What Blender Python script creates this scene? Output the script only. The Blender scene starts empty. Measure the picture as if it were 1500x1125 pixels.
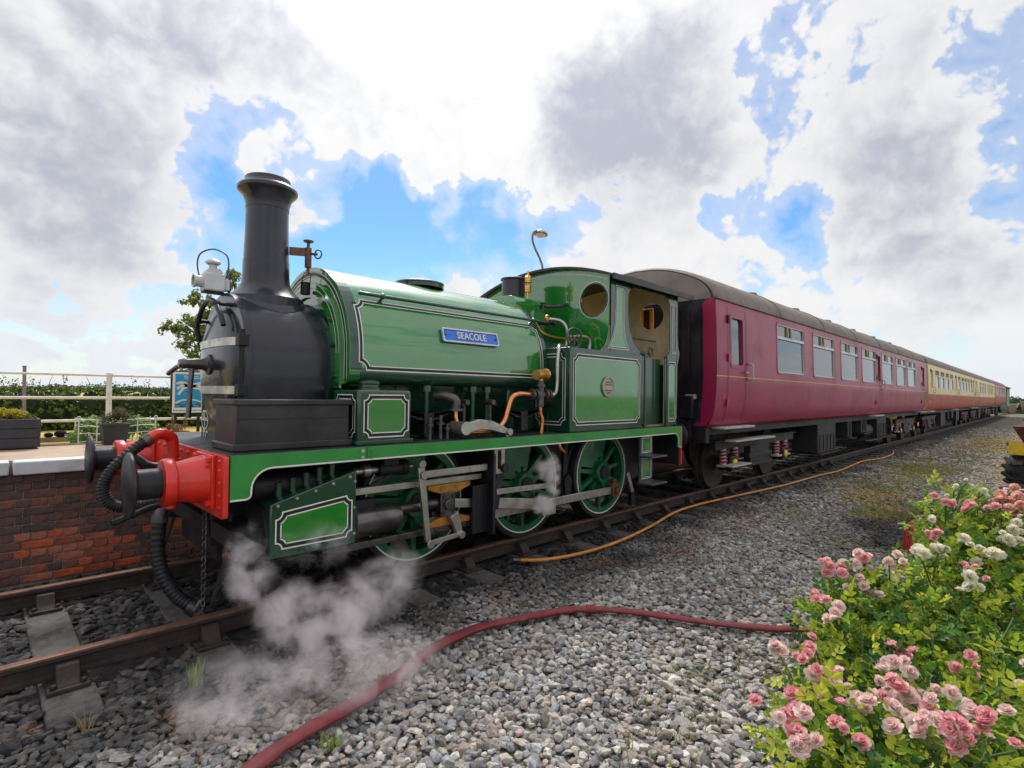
import bpy, bmesh, math, random
import numpy as np
from mathutils import Vector, Matrix
from mathutils.geometry import tessellate_polygon
random.seed(7); rng = np.random.default_rng(7)
R_ = math.radians
sc = bpy.context.scene
col = sc.collection

# ------------------------------------------------------------------ camera
cd = bpy.data.cameras.new('camera'); cam = bpy.data.objects.new('camera', cd); col.objects.link(cam)
cd.sensor_width = 36; cd.lens = 782/1500*36; cd.clip_start = .05; cd.clip_end = 9000
right = Vector((0.71050916, -0.70357197, 0.01277603))
down = Vector((0.02293416, 0.00500648, -0.99972444))
fwd = Vector((0.70331413, 0.71060638, 0.01969298))
M4 = Matrix((right, -down, -fwd)).transposed().to_4x4(); M4.translation = Vector((0, -4.94, 1.583))
cam.matrix_world = M4
sc.camera = cam
sc.render.resolution_x, sc.render.resolution_y = 1024, 768

# ------------------------------------------------------------------ sky and sun
SUN_EL, SUN_AZ = R_(50), R_(56)        # azimuth measured from +X towards +Y: a veiled sun stands high beyond the train
sun_dir = Vector((math.cos(SUN_EL)*math.cos(SUN_AZ), math.cos(SUN_EL)*math.sin(SUN_AZ), math.sin(SUN_EL)))
sd = bpy.data.lights.new('sun', 'SUN'); so = bpy.data.objects.new('sun', sd); col.objects.link(so)
sd.energy = 2.2; sd.angle = R_(16); sd.color = (1, .95, .88)
so.rotation_euler = sun_dir.to_track_quat('Z', 'Y').to_euler(); so.location = (0, -20, 40)
sc.view_settings.view_transform = 'Standard'; sc.view_settings.look = 'None'
sc.view_settings.exposure = 0.55; sc.view_settings.gamma = 1.0
sc.cycles.use_denoising = True
sc.cycles.max_bounces = 8; sc.cycles.transparent_max_bounces = 12; sc.cycles.volume_bounces = 3
sc.cycles.volume_step_rate = 2.0; sc.cycles.adaptive_threshold = .02

class NT:
    def __init__(s, nt): s.t = nt
    def n(s, typ, **kw):
        nd = s.t.nodes.new(typ)
        for k, v in kw.items(): setattr(nd, k, v)
        return nd
    def l(s, a, b): s.t.links.new(a, b)
    def val(s, inp, v):
        if isinstance(v, bpy.types.NodeSocket): s.l(v, inp)
        else: inp.default_value = v
    def math(s, op, a, b=0.0, c=None, clamp=False):
        nd = s.n('ShaderNodeMath', operation=op, use_clamp=clamp)
        s.val(nd.inputs[0], a); s.val(nd.inputs[1], b)
        if c is not None: s.val(nd.inputs[2], c)
        return nd.outputs[0]
    def vmath(s, op, a, b=(0, 0, 0)):
        nd = s.n('ShaderNodeVectorMath', operation=op); s.val(nd.inputs[0], a)
        if op == 'SCALE': s.val(nd.inputs[3], b)
        else: s.val(nd.inputs[1], b)
        return nd.outputs[1] if op in ('DOT_PRODUCT', 'LENGTH') else nd.outputs[0]
    def mix(s, f, a, b, typ='MIX'):
        nd = s.n('ShaderNodeMix', data_type='RGBA', blend_type=typ)
        s.val(nd.inputs[0], f)
        for i, v in ((6, a), (7, b)):
            if isinstance(v, tuple) and len(v) == 3: v = (*v, 1)
            s.val(nd.inputs[i], v)
        return nd.outputs[2]
    def noise(s, vec, scale, det=4, rough=.55, dist=0.0, out=0):
        nd = s.n('ShaderNodeTexNoise'); nd.inputs['Scale'].default_value = scale; nd.inputs['Detail'].default_value = det
        nd.inputs['Roughness'].default_value = rough; nd.inputs['Distortion'].default_value = dist
        if vec is not None: s.l(vec, nd.inputs['Vector'])
        return nd.outputs[out]
    def smooth(s, v, a, b, lo=0.0, hi=1.0):
        nd = s.n('ShaderNodeMapRange', interpolation_type='SMOOTHSTEP')
        s.val(nd.inputs[0], v); nd.inputs[1].default_value = a; nd.inputs[2].default_value = b
        nd.inputs[3].default_value = lo; nd.inputs[4].default_value = hi
        return nd.outputs[0]

w = bpy.data.worlds.new('World'); sc.world = w; w.use_nodes = True
N = NT(w.node_tree); w.node_tree.nodes.clear()
sky = N.n('ShaderNodeTexSky', sky_type='NISHITA', sun_disc=False)
sky.sun_elevation = SUN_EL; sky.sun_rotation = math.pi/2 - SUN_AZ; sky.air_density = 1.0; sky.dust_density = .4; sky.ozone_density = 2.0
tc = N.n('ShaderNodeTexCoord'); D0 = N.vmath('NORMALIZE', tc.outputs['Generated'])
sep = N.n('ShaderNodeSeparateXYZ'); N.l(D0, sep.inputs[0])
zc = N.math('MAXIMUM', sep.outputs[2], 0.0)
# a cloud deck seen in perspective: bearings on a flat layer overhead
den = N.math('ADD', zc, .16)
comb = N.n('ShaderNodeCombineXYZ'); N.l(N.math('DIVIDE', sep.outputs[0], den), comb.inputs[0]); N.l(N.math('DIVIDE', sep.outputs[1], den), comb.inputs[1])
deck = comb.outputs[0]
warp = N.noise(D0, 5.5, 5, .6, out=1)
Dw = N.vmath('ADD', D0, N.vmath('SCALE', N.vmath('SUBTRACT', warp, (.5, .5, .5)), .20))
Dw = N.vmath('NORMALIZE', Dw)
def blob(d, ang, amp):
    c = Vector(d).normalized()
    dp = N.vmath('DOT_PRODUCT', Dw, tuple(c))
    return N.smooth(dp, math.cos(R_(ang)), math.cos(R_(ang*.15)), 0, amp)
def total(lst):
    a = None
    for b in lst:
        v = blob(*b); a = v if a is None else N.math('ADD', a, v)
    return a
def billow(vec, sc0):
    """heaped lumps with sharp creases, as in cumulus"""
    acc = None
    for k_, (f_, a_) in enumerate(((1, .50), (2.1, .27), (4.4, .15), (9.3, .08))):
        n0 = N.noise(vec, sc0*f_, 2, .5, .0); v = N.math('MULTIPLY', N.math('ABSOLUTE', N.math('MULTIPLY_ADD', n0, 2.0, -1.0)), a_*2.2)
        acc = v if acc is None else N.math('ADD', acc, v)
    return acc                                        # about 0.1 to 0.8
Db = N.vmath('ADD', D0, N.vmath('SCALE', N.vmath('SUBTRACT', N.noise(D0, 9, 3, .5, out=1), (.5, .5, .5)), .06))
n_big = N.noise(deck, 1.0, 7, .55, .2)
B1 = billow(Db, 7.0); B2 = billow(N.vmath('ADD', Db, (.010, .004, .026)), 7.0)
n_fine = N.noise(D0, 30, 6, .6, .2)
holes = total([((.293, .882, .368), 8, .50), ((.375, .883, .262), 11, .52), ((.492, .826, .276), 9, .46), ((.505, .775, .375), 5.5, .42), ((.41, .865, .385), 6, .44),
    ((.60, .74, .30), 8, .36), ((.785, .541, .301), 8, .40), ((.80, .34, .485), 5.5, .36), ((.885, .20, .48), 5, .16), ((.958, .02, .29), 6, .30),
    ((.922, .254, .285), 5, .28), ((.907, .053, .417), 5, .28), ((.66, .70, .27), 8, .40), ((.20, .95, .26), 5, .26), ((.86, .38, .30), 4, .2)])
puffs = total([((.395, .848, .345), 7.5, .60), ((.350, .870, .335), 5.5, .48), ((.575, .704, .417), 9, .50), ((.520, .765, .385), 3.5, .40), ((.545, .76, .335), 4, .34), ((.74, .50, .45), 14, .50), ((.62, .745, .235), 6, .38),
    ((.10, .92, .37), 15, .36), ((.45, .69, .56), 15, .34), ((.93, .16, .36), 9, .25), ((.95, .13, .25), 9, .3), ((.83, .52, .2), 10, .3), ((.32, .82, .5), 10, .3)])
cov = N.math('ADD', N.math('MULTIPLY', N.math('SUBTRACT', n_big, .5), .9), N.math('MULTIPLY', N.math('SUBTRACT', B1, .34), .55))
cov = N.math('ADD', cov, N.math('MULTIPLY', N.math('SUBTRACT', n_fine, .5), .10))
cov = N.math('ADD', N.math('ADD', cov, .19), N.math('SUBTRACT', puffs, holes))
mask = N.math('MAXIMUM', N.smooth(cov, -.02, .14), N.smooth(cov, -.38, .08, 0, .50))
# the grey undersides and the bright tops of the clouds
grey = total([((.11, .92, .36), 17, .40), ((.767, .45, .42), 12, .66), ((.70, .53, .43), 9, .32), ((.052, .977, .206), 11, .36), ((.959, .131, .25), 10, .50), ((.88, .158, .43), 11, .36),
    ((.20, .80, .56), 12, .36), ((.06, .985, .10), 5, .30), ((.43, .84, .33), 3.5, .25), ((.33, .885, .31), 4, .2)])
n_sh = N.noise(D0, 4.2, 5, .5, .2)
n_lay = N.noise(deck, 2.4, 4, .5, .2)
relief = N.math('SUBTRACT', B1, B2)
shade = N.math('ADD', grey, N.math('ADD', N.math('MULTIPLY', N.math('SUBTRACT', n_sh, .5), .65), N.math('MULTIPLY', N.math('SUBTRACT', n_lay, .5), .55)))
shade = N.math('ADD', shade, N.math('MULTIPLY', relief, -.6))
shade = N.math('ADD', shade, N.math('MULTIPLY', N.math('SUBTRACT', .34, B1), .22))
shade = N.math('MULTIPLY', shade, N.smooth(cov, .05, .45, .3, 1.0))
shade = N.smooth(shade, -.12, 1.0)
ccol = N.mix(shade, (.625, .625, .63), (.34, .355, .415))
# thin cloud glows round the veiled sun
gd_ = N.vmath('DOT_PRODUCT', D0, tuple(sun_dir))
glow = N.math('ADD', N.smooth(gd_, math.cos(R_(40)), 1.0, 0, .15), N.smooth(gd_, math.cos(R_(21)), 1.0, 0, 2.4))
gl3 = N.n('ShaderNodeCombineXYZ')
for i_ in range(3): N.l(N.math('ADD', glow, 1.0), gl3.inputs[i_])
ccol = N.mix(1.0, ccol, gl3.outputs[0], 'MULTIPLY')
haze_f = N.smooth(sep.outputs[2], 0.0, .16, 1, 0)
skyc = N.mix(1.0, sky.outputs[0], (.10, .10, .10), 'MULTIPLY')
hs = N.n('ShaderNodeHueSaturation'); hs.inputs['Saturation'].default_value = 1.42; hs.inputs['Value'].default_value = 1.02; N.l(skyc, hs.inputs['Color'])
skyc = hs.outputs[0]
skyc = N.mix(N.math('MULTIPLY', haze_f, .55), skyc, (.42, .53, .61))
ccol = N.mix(N.math('MULTIPLY', haze_f, .5), ccol, (.50, .57, .62))
full = N.mix(mask, skyc, ccol)
bg = N.n('ShaderNodeBackground'); N.l(full, bg.inputs[0]); bg.inputs[1].default_value = 1.0
wo = N.n('ShaderNodeOutputWorld'); N.l(bg.outputs[0], wo.inputs[0])

# ------------------------------------------------------------------ materials
MATS = {}
def mat(name, c, rough=.5, metal=0.0, coat=0.0, var=.12, vscale=6.0, bump=0.0, bscale=40.0, dirt=None, dscale=3.0, damt=.5, spec=.5, c2=None, cior=1.5):
    m = bpy.data.materials.new(name); m.use_nodes = True; n = NT(m.node_tree)
    b = m.node_tree.nodes['Principled BSDF']
    t = n.n('ShaderNodeTexCoord').outputs['Object']
    nz = n.noise(t, vscale, 6, .6)
    lo = tuple(x*(1-var) for x in c); hi = tuple(min(1, x*(1+var)) for x in (c2 or c))
    cc = n.mix(n.smooth(nz, .3, .7), lo, hi)
    rr = n.math('ADD', n.math('MULTIPLY', n.math('SUBTRACT', n.noise(t, vscale*2.3, 5), .5), rough*.5), rough)
    if dirt:
        df = n.math('MULTIPLY', n.smooth(n.noise(t, dscale, 8, .68, .3), .48, .68), damt)
        cc = n.mix(df, cc, dirt); rr = n.math('ADD', rr, n.math('MULTIPLY', df, .35))
    n.l(cc, b.inputs['Base Color']); n.l(rr, b.inputs['Roughness'])
    b.inputs['Metallic'].default_value = metal; b.inputs['Coat Weight'].default_value = coat; b.inputs['Coat Roughness'].default_value = .06
    b.inputs['Specular IOR Level'].default_value = spec; b.inputs['Coat IOR'].default_value = cior
    if bump:
        bp = n.n('ShaderNodeBump'); bp.inputs['Strength'].default_value = bump; bp.inputs['Distance'].default_value = .01
        n.l(n.noise(t, bscale, 5, .6), bp.inputs['Height']); n.l(bp.outputs[0], b.inputs['Normal'])
    MATS[name] = m
    return m
def matattr(name, attr, rough=.8, bump=0.3, bscale=60, var=.25, vscale=30, trans=0.0, spec=.35):
    """colour of each piece comes from its own colour attribute, with grain on top"""
    m = bpy.data.materials.new(name); m.use_nodes = True; n = NT(m.node_tree)
    b = m.node_tree.nodes['Principled BSDF']
    a = n.n('ShaderNodeAttribute', attribute_name=attr).outputs[0]
    t = n.n('ShaderNodeTexCoord').outputs['Object']
    f = n.smooth(n.noise(t, vscale, 5, .6), .3, .7, 1-var, 1+var)
    cc = n.mix(1.0, a, (1, 1, 1), 'MULTIPLY'); nd = n.n('ShaderNodeVectorMath', operation='SCALE'); n.l(cc, nd.inputs[0]); n.l(f, nd.inputs[3])
    n.l(nd.outputs[0], b.inputs['Base Color']); b.inputs['Roughness'].default_value = rough; b.inputs['Specular IOR Level'].default_value = spec
    if bump:
        bp = n.n('ShaderNodeBump'); bp.inputs['Strength'].default_value = bump; bp.inputs['Distance'].default_value = .01
        n.l(n.noise(t, bscale, 5, .6), bp.inputs['Height']); n.l(bp.outputs[0], b.inputs['Normal'])
    if trans:
        out = m.node_tree.nodes['Material Output']
        tr = n.n('ShaderNodeBsdfTranslucent'); n.l(nd.outputs[0], tr.inputs[0])
        ms = n.n('ShaderNodeMixShader'); ms.inputs[0].default_value = trans; n.l(b.outputs[0], ms.inputs[1]); n.l(tr.outputs[0], ms.inputs[2]); n.l(ms.outputs[0], out.inputs[0])
    MATS[name] = m
    return m
G = mat('loco_green', (.010, .21, .020), .24, coat=1.0, var=.10, vscale=2.0, cior=1.95, dirt=(.012, .11, .02), damt=.22, dscale=1.6)
GWH = mat('wheel_green', (.008, .125, .045), .32, coat=.5, var=.2, vscale=4, dirt=(.012, .03, .02), damt=.5)
GD = mat('loco_dark_green', (.007, .050, .028), .25, coat=.8, var=.12, vscale=2.5)
GV = mat('loco_valance_green', (.020, .25, .04), .35, coat=.5, var=.12, vscale=4, dirt=(.02, .05, .02), damt=.25)
WH = mat('white_lining', (.72, .74, .68), .45, var=.08)
BKL = mat('black_lining', (.010, .010, .012), .4)
BKG = mat('smokebox_black', (.012, .011, .023), .30, var=.35, vscale=3, coat=.35, bump=.12, bscale=14, dirt=(.045, .042, .05), damt=.5)  # blue-violet tint in the black stands in for reflected sky
BKM = mat('frame_black', (.006, .006, .009), .55, var=.3, vscale=5, dirt=(.022, .019, .018), damt=.5)
BKT = mat('footplate_black', (.022, .021, .025), .38, var=.4, vscale=4, bump=.1, dirt=(.07, .065, .065), damt=.5)
BUF = mat('buffer_steel', (.035, .035, .042), .38, metal=.5, var=.3, vscale=9, bump=.08, dirt=(.09, .085, .08), damt=.4)
RED = mat('beam_red', (.72, .022, .010), .32, coat=.5, var=.12, vscale=5, bump=.05, bscale=30, dirt=(.25, .02, .01), damt=.3)
STL = mat('bright_steel', (.52, .50, .47), .32, metal=.85, var=.18, vscale=7, dirt=(.22, .19, .16), damt=.6, dscale=6)
STD = mat('oily_steel', (.13, .12, .12), .30, metal=.8, var=.3, vscale=8, dirt=(.07, .055, .045), damt=.7, dscale=7)
BRS = mat('brass', (.72, .40, .12), .30, metal=.9, var=.2, vscale=9, dirt=(.2, .1, .04), damt=.5, dscale=8)
BRZ = mat('painted_bronze', (.50, .22, .035), .42, metal=.45, var=.2, vscale=9, dirt=(.12, .06, .03), damt=.6, dscale=12)
COP = mat('copper', (.86, .32, .12), .24, metal=.9, var=.2, vscale=8, dirt=(.35, .13, .06), damt=.4, dscale=8)
RODB = mat('rod_bearing_bronze', (.17, .075, .045), .45, metal=.5, var=.3, vscale=12)
GM = mat('gunmetal', (.12, .11, .11), .45, metal=.7, var=.3, vscale=12)
BEI = mat('cab_cream', (.86, .66, .40), .5, var=.12, dirt=(.3, .2, .12), damt=.3)
RUB = mat('rubber_hose', (.014, .014, .016), .5, var=.3, vscale=12)
LAMPW = mat('lamp_white', (.62, .62, .64), .4, var=.1, dirt=(.3, .3, .3), damt=.3)
BLU = mat('plate_blue', (.015, .16, .70), .3, coat=.4, var=.08)
ALU = mat('plate_silver', (.62, .62, .62), .35, metal=.6, var=.1)
MAR = mat('coach_maroon', (.31, .006, .068), .42, coat=.16, var=.10, vscale=.8, dirt=(.19, .03, .07), damt=.35, dscale=1.2)
MAR2 = mat('coach_crimson', (.40, .012, .010), .42, coat=.12, var=.10, vscale=.8, dirt=(.36, .07, .03), damt=.3, dscale=1.2)
CRM = mat('coach_cream', (.74, .56, .22), .42, coat=.1, var=.08, vscale=1, dirt=(.45, .34, .18), damt=.4, dscale=1.5)
RFG = mat('coach_roof', (.21, .17, .145), .7, var=.22, vscale=2.0, bump=.2, bscale=8, dirt=(.20, .17, .14), damt=.55, dscale=1.2)
RFM = mat('coach_roof_maroon', (.22, .05, .06), .5, var=.2, vscale=2, dirt=(.4, .25, .25), damt=.4)
NAV = mat('coach_end_black', (.012, .012, .020), .42, var=.4, vscale=3, dirt=(.06, .06, .075), damt=.55, dscale=2.5)
GRY = mat('underframe_grey', (.018, .017, .020), .6, var=.3, vscale=5, dirt=(.05, .042, .038), damt=.5)
ORG = mat('lining_orange', (.75, .28, .05), .4)
ORW = mat('gangway_orange', (.72, .33, .03), .5, var=.2)
FRW = mat('window_frame', (.55, .55, .56), .35, metal=.4, var=.1)
FRC = mat('vent_cream', (.45, .38, .24), .5, var=.2)
WHP = mat('white_paint_chipped', (.46, .44, .41), .5, var=.1, dirt=(.25, .2, .16), damt=.5, dscale=12)
SPR = mat('spring_red', (.26, .012, .025), .5, var=.2)
YEL = mat('yellow_paint', (.75, .55, .03), .45, var=.15, dirt=(.25, .12, .05), damt=.4)
RUST = mat('rail_rust', (.030, .020, .019), .7, var=.35, vscale=12, bump=.25, bscale=60, dirt=(.065, .032, .02), damt=.6, dscale=5)
RAILT = mat('rail_head', (.20, .095, .06), .45, metal=.3, var=.25, vscale=6, dirt=(.07, .035, .025), damt=.7, dscale=4)
SLP = mat('sleeper_concrete', (.095, .088, .082), .85, var=.25, vscale=9, bump=.4, bscale=45, dirt=(.032, .028, .026), damt=.75, dscale=4)
MORT = mat('mortar', (.27, .23, .20), .95, var=.25, vscale=20, bump=.4, bscale=80)
COPE = mat('coping_white', (.62, .62, .66), .7, var=.10, vscale=6, bump=.15, dirt=(.36, .34, .33), damt=.45, dscale=5)
PAVE = mat('platform_paving', (.43, .32, .23), .85, var=.12, vscale=4, bump=.2, bscale=80, dirt=(.30, .22, .17), damt=.5, dscale=3)
FWHT = mat('fence_white', (.74, .72, .72), .5, var=.1, vscale=8, dirt=(.4, .34, .31), damt=.35, dscale=9)
SLATE = mat('planter_slate', (.035, .036, .046), .6, var=.2, vscale=6, bump=.1)
TERR = mat('red_bowl', (.42, .025, .02), .4, var=.15)
WIRE = mat('wire_white', (.68, .72, .66), .45)
PBLU = mat('poster_blue', (.02, .29, .60), .35, coat=.5, var=.03)
PBLD = mat('poster_navy', (.008, .12, .30), .35, coat=.5, var=.03)
PLIL = mat('poster_lilac', (.62, .62, .72), .4, var=.05)
PWHT = mat('poster_white', (.72, .74, .78), .4, var=.03)
FRBK = mat('poster_frame', (.012, .014, .024), .4)
HOSR = mat('hose_red', (.165, .012, .020), .65, var=.25, vscale=9, bump=.25, bscale=120, dirt=(.24, .085, .08), damt=.5, dscale=7)
HOSO = mat('hose_orange', (.60, .235, .045), .5, var=.2, vscale=5, dirt=(.33, .17, .08), damt=.5, dscale=4)
BARK = mat('bark', (.10, .075, .05), .9, var=.3, vscale=12, bump=.5)
STEM = mat('rose_stem', (.075, .11, .03), .7, var=.3, vscale=12)
TYRE = mat('tyre_rubber', (.016, .016, .018), .7, var=.3, vscale=10, bump=.2, dirt=(.06, .05, .045), damt=.5)
MUDR = mat('rusty_tray', (.13, .045, .03), .75, var=.3, vscale=8, bump=.2, dirt=(.26, .16, .10), damt=.5)
SHED = mat('shed_green', (.035, .095, .055), .6, var=.15, vscale=.4)
SHEDL = mat('shed_sheet', (.25, .38, .30), .6, var=.15, vscale=.6)
TIMB = mat('old_timber', (.24, .19, .14), .85, var=.25, vscale=5, bump=.3)
POLE = mat('grey_pole', (.22, .21, .22), .6, metal=.3, var=.2)
STN = matattr('stone', 'pc', .85, .35, 90, .3, 45)
BRK = matattr('brick_face', 'pc', .9, .6, 70, .30, 14)
LEAF = matattr('leaf', 'pc', .5, 0, 1, .15, 20, trans=.42)
PETAL = matattr('petal', 'pc', .55, 0, 1, .08, 30, trans=.45)
WOODP = mat('wooden_panel', (.16, .06, .04), .7, var=.25)

def glass_mat(name, tint, body):
    m = bpy.data.materials.new(name); m.use_nodes = True; n = NT(m.node_tree); nt = m.node_tree
    out = nt.nodes['Material Output']; nt.nodes.remove(nt.nodes['Principled BSDF'])
    tr = n.n('ShaderNodeBsdfTransparent'); tr.inputs[0].default_value = (*tint, 1)
    gl = n.n('ShaderNodeBsdfGlossy'); gl.inputs['Roughness'].default_value = .015; gl.inputs[0].default_value = (.95, .97, 1, 1)
    fr = n.n('ShaderNodeFresnel'); fr.inputs[0].default_value = 2.3
    di = n.n('ShaderNodeBsdfDiffuse'); di.inputs[0].default_value = (.10, .13, .13, 1)
    m1 = n.n('ShaderNodeMixShader'); m1.inputs[0].default_value = body; n.l(tr.outputs[0], m1.inputs[1]); n.l(di.outputs[0], m1.inputs[2])
    m2 = n.n('ShaderNodeMixShader'); n.l(fr.outputs[0], m2.inputs[0]); n.l(m1.outputs[0], m2.inputs[1]); n.l(gl.outputs[0], m2.inputs[2]); n.l(m2.outputs[0], out.inputs[0])
    return m
GLS = glass_mat('window_glass', (.55, .62, .62), .25)
GLL = glass_mat('lamp_glass', (.85, .85, .8), .1)

# ------------------------------------------------------------------ helpers
def put(o, label=None, cat=None, group=None, kind=None):
    if label: o['label'] = label
    if cat: o['category'] = cat
    if group: o['group'] = group
    if kind: o['kind'] = kind
    return o
def thing(name, loc, label, cat, group=None, kind=None):
    o = bpy.data.objects.new(name, None); col.objects.link(o); o.location = loc; o.empty_display_size = .2
    return put(o, label, cat, group, kind)
def root_loc(o):
    while o.parent: o = o.parent
    return o.location.copy()
def link_mesh(name, me, m, parent=None):
    o = bpy.data.objects.new(name, me); col.objects.link(o)
    if m: me.materials.append(m)
    if parent: o.parent = parent
    return o
class MB:
    def __init__(s): s.v = []; s.f = []
    def add(s, vs, fs):
        b = len(s.v); s.v += [tuple(x) for x in vs]; s.f += [tuple(i+b for i in f) for f in fs]; return s
    def box(s, x0, x1, y0, y1, z0, z1):
        return s.add([(x0,y0,z0),(x1,y0,z0),(x1,y1,z0),(x0,y1,z0),(x0,y0,z1),(x1,y0,z1),(x1,y1,z1),(x0,y1,z1)],
                     [(3,2,1,0),(4,5,6,7),(0,1,5,4),(1,2,6,5),(2,3,7,6),(3,0,4,7)])
    def bar(s, p0, p1, wy, h, up=(0,0,1), taper=1.0):
        """rectangular bar from p0 to p1: width wy sideways, height h along up"""
        p0 = Vector(p0); p1 = Vector(p1); d = (p1-p0).normalized(); u = Vector(up); u = (u-d*u.dot(d)).normalized(); sd_ = d.cross(u)
        vs = []
        for p, k in ((p0, 1), (p1, taper)):
            for a, b in ((-1,-1),(1,-1),(1,1),(-1,1)): vs.append(p + sd_*a*wy/2 + u*b*h/2*k)
        return s.add(vs, [(3,2,1,0),(4,5,6,7),(0,1,5,4),(1,2,6,5),(2,3,7,6),(3,0,4,7)])
    def lathe(s, prof, org, axis=(0,0,1), n=24, caps=True):
        a = Vector(axis).normalized(); t = Vector((1,0,0)) if abs(a.x) < .9 else Vector((0,1,0)); u = a.cross(t).normalized(); v = a.cross(u)
        o = Vector(org); vs = []; fs = []
        for r, h in prof:
            for k in range(n):
                an = 2*math.pi*k/n; vs.append(o + a*h + (u*math.cos(an)+v*math.sin(an))*r)
        for i in range(len(prof)-1):
            for k in range(n):
                k2 = (k+1) % n; fs.append((i*n+k, i*n+k2, (i+1)*n+k2, (i+1)*n+k))
        if caps:
            if prof[0][0] > 1e-4: fs.append(tuple(range(n-1, -1, -1)))
            if prof[-1][0] > 1e-4: fs.append(tuple((len(prof)-1)*n+k for k in range(n)))
        return s.add(vs, fs)
    def cyl(s, p0, p1, r0, r1=None, n=16):
        p0 = Vector(p0); d = Vector(p1)-p0
        return s.lathe([(r0, 0), (r0 if r1 is None else r1, d.length)], p0, d, n)
    def ball(s, c, r, n=12, sz=1.0):
        prof = [(max(1e-5, r*math.sin(math.pi*i/(n//2+2))), -r*sz*math.cos(math.pi*i/(n//2+2))) for i in range(n//2+3)]
        return s.lathe(prof, c, (0,0,1), n, False)
    def tube(s, pts, r, n=8, flat=1.0, closed=False):
        pts = [Vector(p) for p in pts]; m = len(pts); rs = r if isinstance(r, (list, tuple)) else [r]*m
        vs = []; fs = []; u = None
        for i, p in enumerate(pts):
            if closed: d = pts[(i+1) % m]-pts[i-1]
            else: d = pts[min(i+1, m-1)]-pts[max(i-1, 0)]
            d = d.normalized() if d.length > 1e-9 else Vector((0,0,1))
            if u is None:
                t = Vector((0,0,1)) if abs(d.z) < .9 else Vector((1,0,0)); u = (t-d*t.dot(d)).normalized()
            else:
                u = (u-d*u.dot(d)); u = u.normalized() if u.length > 1e-6 else Vector((1,0,0))
            v = d.cross(u)
            for k in range(n):
                an = 2*math.pi*k/n; vs.append(p + (u*math.cos(an)*flat + v*math.sin(an))*rs[i])
        for i in range(m if closed else m-1):
            j = (i+1) % m
            for k in range(n):
                k2 = (k+1) % n; fs.append((i*n+k, i*n+k2, j*n+k2, j*n+k))
        if not closed: fs += [tuple(range(n-1, -1, -1)), tuple((m-1)*n+k for k in range(n))]
        return s.add(vs, fs)
    def plate(s, outer, holes, fmap, c0, c1):
        """flat plate with holes: 2D loops, fmap(a, b, c) -> point, c the thickness coordinate"""
        loops = [list(outer)] + [list(h) for h in holes]
        flat_ = [p for l in loops for p in l]
        tris = tessellate_polygon([[Vector((a, b, 0)) for a, b in l] for l in loops])
        k = len(flat_)
        vs = [fmap(a, b, c0) for a, b in flat_] + [fmap(a, b, c1) for a, b in flat_]
        fs = [tuple(t) for t in tris] + [tuple(i+k for i in reversed(t)) for t in tris]
        o = 0
        for l in loops:
            m = len(l)
            for i in range(m): fs.append((o+i, o+(i+1) % m, o+(i+1) % m+k, o+i+k))
            o += m
        return s.add(vs, fs)
    def prism(s, poly, axis, c0, c1):
        f = {'y': lambda a, b, c: (a, c, b), 'x': lambda a, b, c: (c, a, b), 'z': lambda a, b, c: (a, b, c)}[axis]
        return s.plate(poly, [], f, c0, c1)
    def build(s, name, m, parent=None, bevel=0.0, smooth=40, seg=2, recalc=True):
        off = root_loc(parent) if parent else Vector((0,0,0))
        me = bpy.data.meshes.new(name); me.from_pydata([(x-off.x, y-off.y, z-off.z) for x, y, z in s.v], [], s.f); me.validate()
        bm = bmesh.new(); bm.from_mesh(me); bmesh.ops.remove_doubles(bm, verts=bm.verts, dist=1e-5); recalc and bmesh.ops.recalc_face_normals(bm, faces=bm.faces); bm.to_mesh(me); bm.free()
        if smooth: me.shade_smooth(); me.set_sharp_from_angle(angle=R_(smooth))
        else: me.shade_flat()
        o = link_mesh(name, me, m, parent)
        if bevel:
            b = o.modifiers.new('bevel', 'BEVEL'); b.width = bevel; b.segments = seg; b.limit_method = 'ANGLE'; b.angle_limit = R_(40); b.harden_normals = False
        return o
def np_mesh(name, verts, faces_flat, nper, m, parent=None, colors=None, smooth=False, kind=None):
    """numpy mesh; colors per vertex"""
    me = bpy.data.meshes.new(name); nv = len(verts); nf = len(faces_flat)//nper
    me.vertices.add(nv); me.vertices.foreach_set('co', np.asarray(verts, np.float32).ravel())
    me.loops.add(nf*nper); me.loops.foreach_set('vertex_index', np.asarray(faces_flat, np.int32).ravel())
    me.polygons.add(nf); me.polygons.foreach_set('loop_start', np.arange(0, nf*nper, nper, dtype=np.int32))
    me.update(calc_edges=True)
    if smooth: me.shade_smooth()
    else: me.shade_flat()
    if colors is not None:
        a = me.attributes.new('pc', 'FLOAT_COLOR', 'POINT'); c = np.ones((nv, 4), np.float32); c[:, :3] = colors; a.data.foreach_set('color', c.ravel())
    o = link_mesh(name, me, m, parent)
    if kind: o['kind'] = kind
    return o
def setcol(o, c):
    me = o.data; a = me.attributes.new('pc', 'FLOAT_COLOR', 'POINT')
    a.data.foreach_set('color', np.tile(np.array([*c, 1], np.float32), len(me.vertices)))
def spline(pts, n=8):
    """Catmull-Rom through the points"""
    P = [Vector(p) for p in pts]; P = [P[0]*2-P[1]] + P + [P[-1]*2-P[-2]]; out = []
    for i in range(1, len(P)-2):
        for k in range(n):
            t = k/n; a, b, c, d = P[i-1:i+3]
            out.append(.5*((2*b)+(c-a)*t+(2*a-5*b+4*c-d)*t*t+(3*b-a-3*c+d)*t**3))
    out.append(P[-2]); return out
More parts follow.
